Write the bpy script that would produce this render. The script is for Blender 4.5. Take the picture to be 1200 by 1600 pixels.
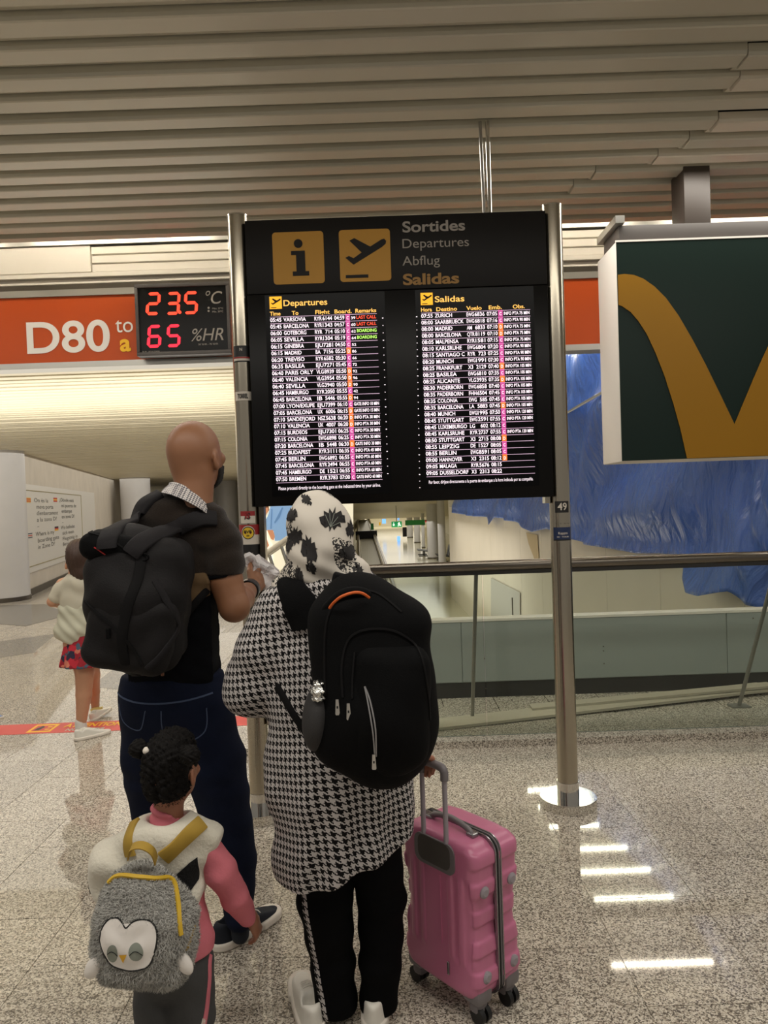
import bpy, bmesh, math, random
import numpy as np
from mathutils import Vector, Matrix

for o in list(bpy.data.objects): bpy.data.objects.remove(o)
S = bpy.context.scene
COL = S.collection
random.seed(7)
PI = math.pi

# ------------------------------------------------------------------ camera
F, CX, CY = 1155.0, 600.0, 811.0
PITCH, ROLL, CAMH = math.radians(1.29), 0.0345, 1.5
FWD = np.array([0, math.cos(PITCH), -math.sin(PITCH)])
UP0 = np.array([0, math.sin(PITCH), math.cos(PITCH)])
RT = np.array([math.cos(ROLL), 0, 0]) - math.sin(ROLL) * UP0
UP = np.array([math.sin(ROLL), 0, 0]) + math.cos(ROLL) * UP0
cam = bpy.data.cameras.new('camera')
camo = bpy.data.objects.new('camera', cam); COL.objects.link(camo)
cam.sensor_fit = 'AUTO'; cam.sensor_width = 36; cam.lens = F / 1600 * 36
cam.shift_y = (CY - 800) / 1600; cam.clip_end = 400; cam.clip_start = .02
camo.matrix_world = Matrix(((RT[0], UP[0], -FWD[0], 0), (RT[1], UP[1], -FWD[1], 0), (RT[2], UP[2], -FWD[2], CAMH), (0, 0, 0, 1)))
S.camera = camo

def ray(px, py):
    return FWD + RT * ((px - CX) / F) + UP * ((CY - py) / F)
def at(px, py, Y):                       # point of the world plane y = Y seen at a pixel of the photograph
    d = ray(px, py); return np.array([0, 0, CAMH]) + d * (Y / d[1])
def atz(px, py, z):                      # the same for a horizontal plane
    d = ray(px, py); return np.array([0, 0, CAMH]) + d * ((z - CAMH) / d[2])
def pj(p):
    d = np.array(p, float) - np.array([0, 0, CAMH]); w = d @ FWD
    return CX + F * (d @ RT) / w, CY - F * (d @ UP) / w

# ------------------------------------------------------------------ world, exposure
S.view_settings.view_transform = 'Standard'; S.view_settings.look = 'None'
S.view_settings.exposure = 0.0; S.view_settings.gamma = 1.0; S.view_settings.use_curve_mapping = False
w = bpy.data.worlds.new('world'); S.world = w; w.use_nodes = True
w.node_tree.nodes['Background'].inputs[0].default_value = (1.0, .93, .84, 1)
w.node_tree.nodes['Background'].inputs[1].default_value = .27

def area(name, loc, size, power, col=(1, .95, .86), rot=(0, 0, 0)):
    l = bpy.data.lights.new(name, 'AREA'); l.shape = 'RECTANGLE'; l.size, l.size_y = size
    l.energy = power; l.color = col
    o = bpy.data.objects.new(name, l); COL.objects.link(o); o.location = loc; o.rotation_euler = rot
    return o
# ceiling lamps of concourse, passage and lower hall, plus added fills without fixtures
area('concourse_light', (0, 3.9, 3.28), (9, .35), 95)
area('concourse_light', (0, 1.0, 3.28), (7, .5), 95)
area('passage_uplight_fill', (-4.6, 7.2, 1.9), (7, 2.2), 130, rot=(PI - .2, 0, 0))  # added uplight in mid-air to brighten the passage slats, no fixture there
area('passage_light', (-6, 17, 2.6), (9, 18), 420)
area('tarp_fill_light', (-.95, 12.3, 4.1), (.45, 5.4), 300, rot=(0, math.radians(-38), 0))  # added fill aimed at the tarpaulin, not one of the well's tubes
area('hall_light', (1.2, 27, .6), (3.5, 14), 160)
area('hall_light', (1.5, 55, -.2), (5, 24), 420)
area('hall_light', (.8, 32, -2.6), (3.5, 26), 260, rot=(PI, 0, 0))  # added uplight brightening the sloping hall ceiling, no fixture
area('hall_light', (1.5, 95, -1.0), (8, 50), 1000)
area('hall_light', (1.5, 141, -1.0), (12, 12), 900)  # added fill to brighten the far end wall

# ------------------------------------------------------------------ materials
def lin(c):
    return tuple(((v / 255) / 12.92 if v / 255 <= .04045 else ((v / 255 + .055) / 1.055) ** 2.4) for v in c)
class NT:
    def __init__(s, name):
        s.m = bpy.data.materials.new(name); s.m.use_nodes = True; s.t = s.m.node_tree; s.b = s.t.nodes['Principled BSDF']
    def n(s, typ, **kw):
        x = s.t.nodes.new(typ)
        for k, v in kw.items():
            if k.startswith('i_'): x.inputs[k[2:]].default_value = v
            else: setattr(x, k, v)
        return x
    def l(s, a, ai, b, bi): s.t.links.new(a.outputs[ai], b.inputs[bi])
    def math(s, op, a, b=None, c=None):
        x = s.t.nodes.new('ShaderNodeMath'); x.operation = op
        for i, v in enumerate((a, b, c)):
            if v is None: continue
            if isinstance(v, (int, float)): x.inputs[i].default_value = v
            else: s.t.links.new(v, x.inputs[i])
        return x.outputs[0]
def mat(name, col, rough=.6, metal=0, spec=.5, noise=0, nscale=30, bump=0, bscale=200, emit=0, stretch=None, coat=0, sheen=0):
    q = NT(name); b = q.b; c = lin(col)
    b.inputs['Base Color'].default_value = (*c, 1); b.inputs['Roughness'].default_value = rough
    b.inputs['Metallic'].default_value = metal; b.inputs['Specular IOR Level'].default_value = spec
    if coat: b.inputs['Coat Weight'].default_value = coat; b.inputs['Coat Roughness'].default_value = .1
    if sheen: b.inputs['Sheen Weight'].default_value = sheen
    if emit:
        b.inputs['Emission Color'].default_value = (*c, 1); b.inputs['Emission Strength'].default_value = emit
    if noise or bump:
        tc = q.n('ShaderNodeTexCoord'); mp = q.n('ShaderNodeMapping')
        if stretch: mp.inputs['Scale'].default_value = stretch
        q.l(tc, 'Object', mp, 'Vector')
    if noise:
        nz = q.n('ShaderNodeTexNoise', i_Scale=nscale, i_Detail=4.0); q.l(mp, 0, nz, 'Vector')
        mx = q.n('ShaderNodeMix', data_type='RGBA')
        mx.inputs[6].default_value = (*[v * (1 - noise) for v in c], 1)
        mx.inputs[7].default_value = (*[min(1, v * (1 + noise)) for v in c], 1)
        q.l(nz, 0, mx, 0); q.l(mx, 2, b, 'Base Color')
    if bump:
        nb = q.n('ShaderNodeTexNoise', i_Scale=bscale, i_Detail=3.0); q.l(mp, 0, nb, 'Vector')
        bp = q.n('ShaderNodeBump', i_Strength=bump, i_Distance=.004); q.l(nb, 0, bp, 'Height'); q.l(bp, 0, b, 'Normal')
    return q.m

def terrazzo(name, cols, scale, rough, joints=False, coat=0):
    q = NT(name); b = q.b
    g = q.n('ShaderNodeNewGeometry')
    v = q.n('ShaderNodeTexVoronoi', i_Scale=scale); q.l(g, 'Position', v, 'Vector')
    s = q.n('ShaderNodeSeparateColor'); q.l(v, 'Color', s, 0)
    r = q.n('ShaderNodeValToRGB'); r.color_ramp.interpolation = 'CONSTANT'
    el = r.color_ramp.elements
    while len(el) < len(cols): el.new(.5)
    for e, (p, c) in zip(el, cols): e.position = p; e.color = (*lin(c), 1)
    nz = q.n('ShaderNodeTexNoise', i_Scale=scale * .35, i_Detail=3.0); q.l(g, 'Position', nz, 'Vector')
    a = q.math('ADD', s.outputs[0], q.math('MULTIPLY', q.math('SUBTRACT', nz.outputs[0], .5), .9))
    q.t.links.new(a, r.inputs[0])
    out = r.outputs[0]
    big = q.n('ShaderNodeTexNoise', i_Scale=.9, i_Detail=2.0); q.l(g, 'Position', big, 'Vector')
    oi = q.n('ShaderNodeObjectInfo')
    k = q.math('ADD', q.math('MULTIPLY', oi.outputs['Random'], .10), q.math('MULTIPLY_ADD', big.outputs[0], .16, .86))
    mx = q.n('ShaderNodeMix', data_type='RGBA', blend_type='MULTIPLY'); mx.inputs[0].default_value = 1
    q.t.links.new(out, mx.inputs[6]); q.t.links.new(k, mx.inputs[7])
    out = mx.outputs[2]
    if joints:
        br = q.n('ShaderNodeTexBrick', i_Scale=1.0); br.offset = .5
        br.inputs['Mortar Size'].default_value = .004; br.inputs['Brick Width'].default_value = .585; br.inputs['Row Height'].default_value = .388
        br.inputs['Color1'].default_value = br.inputs['Color2'].default_value = (1, 1, 1, 1); br.inputs['Mortar'].default_value = (.35, .33, .3, 1)
        mp = q.n('ShaderNodeMapping'); mp.inputs['Rotation'].default_value = (0, 0, PI / 2); q.l(g, 'Position', mp, 'Vector'); q.l(mp, 0, br, 'Vector')
        m2 = q.n('ShaderNodeMix', data_type='RGBA', blend_type='MULTIPLY'); m2.inputs[0].default_value = 1
        q.t.links.new(out, m2.inputs[6]); q.t.links.new(br.outputs[0], m2.inputs[7]); out = m2.outputs[2]
    q.t.links.new(out, b.inputs['Base Color'])
    b.inputs['Roughness'].default_value = rough; b.inputs['Specular IOR Level'].default_value = .5
    return q.m

def houndstooth(name, dark, light, unit, attr='pat'):
    q = NT(name); b = q.b
    at_ = q.n('ShaderNodeAttribute', attribute_name=attr); sp = q.n('ShaderNodeSeparateXYZ'); q.l(at_, 'Vector', sp, 0)
    i = q.math('FLOOR', q.math('MULTIPLY', sp.outputs[0], 1 / unit)); j = q.math('FLOOR', q.math('MULTIPLY', sp.outputs[1], 1 / unit))
    fm = lambda x, m: q.math('FLOORED_MODULO', x, m)
    warp = q.math('LESS_THAN', fm(i, 8.0), 3.5); weft = q.math('LESS_THAN', fm(j, 8.0), 3.5)
    over = q.math('LESS_THAN', fm(q.math('ADD', i, j), 4.0), 1.5)
    k = q.math('ADD', q.math('MULTIPLY', over, warp), q.math('MULTIPLY', q.math('SUBTRACT', 1.0, over), weft))
    mx = q.n('ShaderNodeMix', data_type='RGBA'); mx.inputs[6].default_value = (*lin(light), 1); mx.inputs[7].default_value = (*lin(dark), 1)
    q.t.links.new(k, mx.inputs[0]); q.l(mx, 2, b, 'Base Color')
    b.inputs['Roughness'].default_value = .85; b.inputs['Specular IOR Level'].default_value = .2
    return q.m

M = {}
M['slat'] = mat('ceiling_slat_paint', (194, 190, 174), .42, .15, noise=.10, nscale=1.2, stretch=(.4, 3, 3))
M['slat_b'] = mat('ceiling_slat_paint_pale', (214, 206, 190), .42, .15, noise=.08, nscale=1.4)
M['slat_far'] = mat('passage_slat_paint', (215, 206, 180), .4, .1, noise=.18, nscale=.8, stretch=(.5, 1, 1))
M['dark'] = mat('dark_void_paint', (38, 34, 31), .8)
M['white'] = mat('white_panel_paint', (228, 222, 210), .5, noise=.05, nscale=2)
M['cream'] = mat('cream_hall_wall', (232, 226, 206), .6, noise=.08, nscale=1.0)
M['plaster'] = mat('mottled_beige_wall', (205, 196, 182), .7, noise=.16, nscale=4, stretch=(1, 1, .5))
M['column'] = mat('grey_column_paint', (208, 206, 205), .35, noise=.06, nscale=3)
M['steel'] = mat('brushed_steel', (176, 168, 152), .22, 1, noise=.10, nscale=18, stretch=(60, 60, .6))
M['steel_dk'] = mat('dark_steel', (112, 106, 98), .3, 1)
M['chrome'] = mat('polished_chrome', (215, 213, 208), .1, 1)
M['alu'] = mat('aluminium', (178, 176, 170), .35, .9)
M['strutpaint'] = mat('strut_grey_steel', (150, 148, 142), .45, .6)
M['parapet'] = mat('parapet_grey_panel', (158, 164, 160), .5, .1, noise=.05, nscale=1.5)
M['skirt'] = mat('dark_skirting', (40, 39, 37), .5)
M['orange'] = mat('orange_band_vinyl', (186, 74, 17), .4, spec=.3)
M['orange_txt'] = mat('white_vinyl_letter', (236, 232, 226), .5)
M['yellow_txt'] = mat('yellow_vinyl_letter', (252, 196, 24), .5)
M['board'] = mat('board_black_enamel', (15, 12, 10), .5, spec=.25)
M['board2'] = mat('screen_surround_black', (6, 5, 5), .35, spec=.2)
M['screen'] = mat('screen_black_glass', (2, 2, 3), .3, spec=.15)
M['signyel'] = mat('sign_yellow', (178, 128, 26), .5)
M['signgrey'] = mat('sign_grey_letter', (150, 143, 134), .6)
M['signgold'] = mat('sign_gold_letter', (150, 112, 56), .6)
def emi(n, c, s):
    return mat(n, c, .5, emit=s)
M['e_white'] = emi('screen_white_glow', (255, 240, 250), 1.0)
M['e_yel'] = emi('screen_amber_glow', (255, 196, 96), .9)
M['e_icon'] = emi('screen_icon_glow', (250, 180, 40), .85)
M['e_red'] = emi('screen_red_glow', (255, 82, 52), .95)
M['e_green'] = emi('screen_green_glow', (190, 255, 110), .9)
M['e_mag'] = emi('gate_magenta_glow', (196, 78, 150), .8)
M['e_or'] = emi('gate_orange_glow', (240, 120, 48), .9)
M['e_line'] = emi('screen_line_glow', (214, 180, 208), .8)
M['led'] = emi('led_red_glow', (255, 62, 38), 1.6)
M['led2'] = emi('led_crimson_glow', (255, 34, 58), 1.5)
M['ledoff'] = mat('led_off_segment', (30, 8, 8), .4)
M['tube'] = emi('fluorescent_tube_glow', (255, 244, 224), 45)
M['exit'] = emi('exit_sign_green_glow', (24, 130, 72), .8)
M['exit_w'] = emi('exit_sign_white_glow', (235, 250, 235), 1.0)
M['scr_blue'] = emi('far_screen_blue_glow', (110, 170, 240), 1.2)
M['ad_bg'] = emi('advert_cream_backlight', (236, 228, 200), .75)
M['ad_denim'] = emi('advert_denim_print', (126, 160, 196), .7)
M['ad_denim2'] = emi('advert_denim_fold_print', (92, 128, 170), .65)
M['ad_cream'] = emi('advert_blouse_print', (246, 240, 222), .8)
M['ad_skin'] = emi('advert_skin_print', (196, 134, 98), .65)
M['ad_hair'] = emi('advert_hair_print', (104, 62, 34), .6)
M['ad_blue'] = mat('advert_frame_blue', (104, 124, 168), .5)
M['mgreen'] = mat('dark_green_sign_face', (10, 32, 26), .4, spec=.25)
M['myellow'] = mat('sign_mustard_print', (152, 108, 20), .4, spec=.25)
M['mside'] = mat('sign_box_side_white', (232, 226, 218), .5)
M['mtop'] = mat('sign_box_grey_housing', (74, 69, 66), .5)
M['mpost'] = mat('sign_hanger_dark_brown', (60, 52, 46), .45)
M['tarp'] = None
M['blackfab'] = mat('black_nylon', (6, 6, 7), .8, spec=.12, noise=.3, nscale=14, bump=.25, bscale=260)
M['blackfab2'] = mat('charcoal_nylon', (24, 22, 23), .7, spec=.2, noise=.25, nscale=10, bump=.3, bscale=220)
M['blackstrap'] = mat('black_webbing', (16, 15, 16), .75, spec=.15, bump=.3, bscale=500)
M['greystrap'] = mat('grey_padded_strap', (28, 26, 28), .75, spec=.2, bump=.3, bscale=400)
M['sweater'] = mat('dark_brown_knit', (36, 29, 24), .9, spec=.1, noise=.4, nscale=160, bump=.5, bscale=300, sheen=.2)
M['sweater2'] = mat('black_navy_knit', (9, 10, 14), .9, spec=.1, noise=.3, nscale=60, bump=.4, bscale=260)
M['tan'] = mat('tan_undershirt', (92, 70, 42), .85)
M['jeans'] = mat('dark_blue_denim', (17, 24, 44), .85, spec=.15, noise=.35, nscale=12, bump=.35, bscale=500)
M['jeans_seam'] = mat('denim_seam', (62, 76, 104), .8)
M['skin_m'] = mat('skin_tanned', (140, 96, 68), .5, noise=.10, nscale=14)
M['skin_w'] = mat('skin_warm', (168, 112, 88), .5, noise=.08, nscale=20)
M['skin_g'] = mat('skin_brown_child', (150, 100, 76), .5, noise=.08, nscale=20)
M['skin_k'] = mat('skin_light_child', (196, 146, 116), .5, noise=.08, nscale=14)
M['beard'] = mat('dark_beard', (22, 18, 17), .9, bump=.6, bscale=200)
M['eye'] = mat('eye_white', (225, 220, 214), .2)
M['hair_bk'] = mat('black_curly_hair', (12, 9, 8), .75, spec=.2, noise=.5, nscale=60, bump=.9, bscale=90)
M['hair_br'] = mat('brown_hair', (62, 42, 32), .55, noise=.4, nscale=30, stretch=(6, 6, .6), bump=.5, bscale=60)
M['watch'] = mat('black_watch', (14, 14, 16), .3)
M['paper'] = mat('white_paper', (226, 222, 222), .7)
M['paperink'] = mat('grey_paper_print', (120, 118, 122), .7)
M['blkpants'] = mat('black_trouser_cloth', (6, 6, 7), .85, spec=.1, noise=.2, nscale=12)
M['greypants'] = mat('dark_grey_fleece', (66, 66, 66), .9, noise=.15, nscale=12, bump=.3, bscale=120)
M['pink'] = mat('pink_jersey', (206, 112, 124), .85, noise=.08, nscale=12, bump=.3, bscale=90)
M['vest'] = mat('cream_fleece', (218, 212, 196), .95, noise=.08, nscale=22, bump=.7, bscale=110, sheen=.3)
M['spot'] = mat('black_fleece_spot', (12, 12, 13), .95, bump=.7, bscale=160)
M['fur'] = mat('grey_plush', (138, 136, 131), .95, noise=.3, nscale=26, bump=.8, bscale=120)
M['furblade'] = mat('grey_plush_pile', (178, 176, 170), .9, noise=.35, nscale=60)
M['mustard'] = mat('mustard_webbing', (168, 136, 50), .75, noise=.08, nscale=30)
M['zipyel'] = mat('yellow_zip', (204, 166, 40), .6)
M['faceplate'] = mat('white_faux_leather', (236, 230, 224), .35)
M['facegrey'] = mat('grey_green_print', (140, 146, 136), .5)
M['beak'] = mat('orange_yellow_print', (236, 178, 40), .5)
M['black'] = mat('black_print', (14, 14, 14), .6)
M['sole'] = mat('white_rubber_sole', (226, 218, 206), .6)
M['solebrown'] = mat('brown_rubber_outsole', (150, 112, 82), .7)
M['navyshoe'] = mat('navy_shoe_mesh', (18, 24, 36), .8, bump=.4, bscale=500)
M['lace'] = mat('white_lace', (226, 222, 212), .7)
M['whiteshoe'] = mat('white_trainer', (226, 222, 212), .5)
M['sock'] = mat('white_sock', (222, 218, 212), .9)
M['yelshoe'] = mat('pale_yellow_strap', (226, 206, 130), .6)
M['orangeshoe'] = mat('coral_shoe_tab', (240, 132, 84), .6)
M['beige'] = mat('stone_cotton_knit', (196, 190, 172), .9, noise=.08, nscale=12)
M['beige2'] = mat('pale_sage_cotton', (190, 188, 168), .9, noise=.10, nscale=9)
M['pinkcase'] = mat('pink_hard_shell', (196, 114, 146), .32, noise=.04, nscale=6, bump=.05, bscale=700)
M['casegrey'] = mat('grey_plastic', (116, 110, 112), .4)
M['casegrey2'] = mat('light_grey_plastic', (150, 142, 148), .4)
M['casechrome'] = mat('satin_trim', (150, 146, 148), .25, .8)
M['wheel'] = mat('black_wheel_rubber', (16, 16, 17), .5)
M['tape'] = mat('red_floor_tape', (214, 66, 58), .45, noise=.06, nscale=4)
M['poster'] = mat('poster_white', (226, 222, 214), .35)
M['poster_ink'] = mat('poster_grey_ink', (92, 88, 84), .6)
M['poster_bold'] = mat('poster_dark_ink', (44, 42, 40), .6)
M['gold_ink'] = mat('poster_olive_line', (132, 120, 62), .6)
M['flagred'] = mat('flag_red', (190, 44, 44), .6)
M['flagyel'] = mat('flag_yellow', (228, 176, 48), .6)
M['flagblk'] = mat('flag_black', (30, 30, 34), .6)
M['wood'] = mat('dusty_plank', (176, 168, 150), .75, noise=.12, nscale=5, stretch=(1, 6, 1))
M['foil'] = mat('crumpled_foil', (226, 226, 222), .18, 1, bump=1, bscale=120)
M['mesh_net'] = mat('grey_net_pocket', (44, 42, 42), .8, noise=.6, nscale=400)
M['sredw'] = mat('sticker_red', (146, 34, 36), .5)
M['swhite'] = mat('sticker_white', (206, 198, 186), .5)
M['sblack'] = mat('sticker_black', (18, 17, 17), .5)
M['syel'] = mat('sticker_yellow', (216, 180, 40), .5)
M['snavy'] = mat('sticker_navy', (22, 40, 78), .5)
M['metalpull'] = mat('zip_pull_metal', (206, 202, 196), .28, .9)
M['zipgrey'] = mat('grey_reflective_zip', (150, 148, 148), .4, .3)
M['orangetrim'] = mat('orange_piping', (206, 92, 24), .6)
M['hallfloor'] = mat('glossy_hall_floor', (186, 180, 152), .12, noise=.10, nscale=.6)
M['belt'] = mat('walkway_belt', (150, 146, 132), .6)
M['greensh'] = mat('green_far_sign', (60, 170, 90), .5)
M['bench'] = mat('dark_grey_bench', (70, 72, 74), .4, .5)
M['hoard'] = mat('hoarding_white_board', (232, 224, 208), .6, noise=.06, nscale=1.2)
M['hoard_d'] = mat('hoarding_door_grey', (196, 194, 188), .6)
M['hoard_dirt'] = mat('damp_stain', (206, 186, 146), .7)
M['terr'] = terrazzo('granite_terrazzo', [(0, (102, 95, 87)), (.25, (150, 140, 127)), (.44, (186, 177, 162)), (.70, (214, 206, 192))], 225, .04)
M['terr_far'] = terrazzo('granite_terrazzo_far', [(0, (110, 102, 92)), (.25, (160, 150, 136)), (.46, (192, 183, 168)), (.70, (214, 206, 192))], 150, .16, joints=True)
M['terr_dk'] = terrazzo('grey_granite_inlay', [(0, (92, 88, 82)), (.3, (122, 116, 108)), (.6, (142, 136, 126))], 150, .16)
M['joint'] = mat('tile_joint_dark', (52, 47, 42), .8)
M['hound'] = houndstooth('houndstooth_knit', (12, 10, 11), (190, 184, 182), .0026)

q = NT('red_floral_print'); tc = q.n('ShaderNodeTexCoord')
v = q.n('ShaderNodeTexVoronoi', i_Scale=26.0); nz = q.n('ShaderNodeTexNoise', i_Scale=20.0)
q.l(tc, 'Object', nz, 'Vector'); ad = q.n('ShaderNodeVectorMath', operation='ADD'); q.l(tc, 'Object', ad, 0)
sc = q.n('ShaderNodeVectorMath', operation='SCALE', i_Scale=.05); q.l(nz, 'Color', sc, 0); q.l(sc, 0, ad, 1); q.l(ad, 0, v, 'Vector')
r = q.n('ShaderNodeValToRGB'); r.color_ramp.interpolation = 'CONSTANT'
for k, (p, c) in enumerate([(0, (150, 24, 40)), (.45, (190, 40, 56)), (.62, (40, 36, 60)), (.74, (206, 120, 96)), (.84, (70, 92, 110))]):
    e = r.color_ramp.elements[k] if k < 2 else r.color_ramp.elements.new(p)
    e.position = p; e.color = (*lin(c), 1)
s = q.n('ShaderNodeSeparateColor'); q.l(v, 'Color', s, 0); q.l(s, 0, r, 0); q.l(r, 0, q.b, 'Base Color'); q.b.inputs['Roughness'].default_value = .8
M['floral'] = q.m

q = NT('scarf_cloth'); tc = q.n('ShaderNodeTexCoord')
v = q.n('ShaderNodeTexVoronoi', i_Scale=230.0); q.l(tc, 'Object', v, 'Vector')
nz = q.n('ShaderNodeTexNoise', i_Scale=9.0, i_Detail=1.0); q.l(tc, 'Object', nz, 'Vector')
s = q.n('ShaderNodeSeparateColor'); q.l(v, 'Color', s, 0)
k = q.math('MULTIPLY', q.math('GREATER_THAN', nz.outputs[0], .565), q.math('GREATER_THAN', s.outputs[0], .45))
mx = q.n('ShaderNodeMix', data_type='RGBA'); mx.inputs[6].default_value = (*lin((206, 198, 186)), 1); mx.inputs[7].default_value = (*lin((24, 20, 20)), 1)
q.t.links.new(k, mx.inputs[0]); q.l(mx, 2, q.b, 'Base Color'); q.b.inputs['Roughness'].default_value = .7
M['scarf'] = q.m
M['scarfblk'] = mat('scarf_black_print', (22, 18, 18), .75)

q = NT('checked_shirt_cloth'); g = q.n('ShaderNodeTexCoord'); ck = q.n('ShaderNodeTexChecker', i_Scale=150.0)
ck.inputs[1].default_value = (*lin((214, 208, 204)), 1); ck.inputs[2].default_value = (*lin((96, 94, 100)), 1)
mp = q.n('ShaderNodeMapping'); mp.inputs['Rotation'].default_value = (.4, .5, .8); q.l(g, 'Object', mp, 0); q.l(mp, 0, ck, 0)
q.l(ck, 0, q.b, 'Base Color'); q.b.inputs['Roughness'].default_value = .8
M['collar'] = q.m

q = NT('blue_tarpaulin'); g = q.n('ShaderNodeNewGeometry')
mp = q.n('ShaderNodeMapping'); mp.inputs['Scale'].default_value = (1, 1, .5); q.l(g, 'Position', mp, 0)
nz = q.n('ShaderNodeTexNoise', i_Scale=3.0, i_Detail=7.0, i_Distortion=1.2); q.l(mp, 0, nz, 'Vector')
bp = q.n('ShaderNodeBump', i_Strength=1.0, i_Distance=.12); q.l(nz, 0, bp, 'Height'); q.l(bp, 0, q.b, 'Normal')
mx = q.n('ShaderNodeMix', data_type='RGBA'); mx.inputs[6].default_value = (*lin((38, 84, 188)), 1); mx.inputs[7].default_value = (*lin((92, 132, 214)), 1)
n2 = q.n('ShaderNodeTexNoise', i_Scale=1.2, i_Detail=6.0); q.l(g, 'Position', n2, 'Vector'); q.l(n2, 0, mx, 0); q.l(mx, 2, q.b, 'Base Color')
q.b.inputs['Roughness'].default_value = .28
M['tarp'] = q.m

q = NT('clear_glass'); t = q.t; t.nodes.remove(q.b)
tr = q.n('ShaderNodeBsdfTransparent'); tr.inputs[0].default_value = (.90, .94, .91, 1); gl = q.n('ShaderNodeBsdfGlossy'); gl.inputs['Roughness'].default_value = .02
fr = q.n('ShaderNodeFresnel', i_IOR=1.35); mx = q.n('ShaderNodeMixShader'); q.l(fr, 0, mx, 0); q.l(tr, 0, mx, 1); q.l(gl, 0, mx, 2)
q.l(mx, 0, t.nodes['Material Output'], 0)
M['glass'] = q.m

# ------------------------------------------------------------------ objects
WL = {}
def wl(o): return WL.get(o.name, np.zeros(3)) if o is not None else np.zeros(3)
def link(name, me, parent=None):
    o = bpy.data.objects.new(name, me); COL.objects.link(o)
    if parent is not None: o.parent = parent
    WL[o.name] = wl(parent)
    return o
def tag(o, label=None, cat=None, group=None, kind=None):
    if label: o['label'] = label
    if cat: o['category'] = cat
    if group: o['group'] = group
    if kind: o['kind'] = kind
    return o
def thing(name, label, cat, loc, group=None):
    o = bpy.data.objects.new(name, None); COL.objects.link(o); o.location = [float(v) for v in loc]
    WL[o.name] = np.array(loc, float); o.empty_display_size = .1
    return tag(o, label, cat, group)
def mesh_obj(name, V, Fc, m, parent=None, smooth=None, mi=None, sub=None):
    V = np.asarray(V, float) - wl(parent)
    me = bpy.data.meshes.new(name)
    me.from_pydata(V.tolist() if len(V) < 20000 else V.tolist(), [], Fc if isinstance(Fc, list) else Fc.tolist())
    ms = m if isinstance(m, (list, tuple)) else [m]
    for x in ms: me.materials.append(M[x] if isinstance(x, str) else x)
    if mi is not None: me.polygons.foreach_set('material_index', mi)
    if smooth is not None:
        me.polygons.foreach_set('use_smooth', [True] * len(me.polygons))
        if smooth < 179: me.set_sharp_from_angle(angle=math.radians(smooth))
    me.update()
    return link(name, me, parent)

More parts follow.
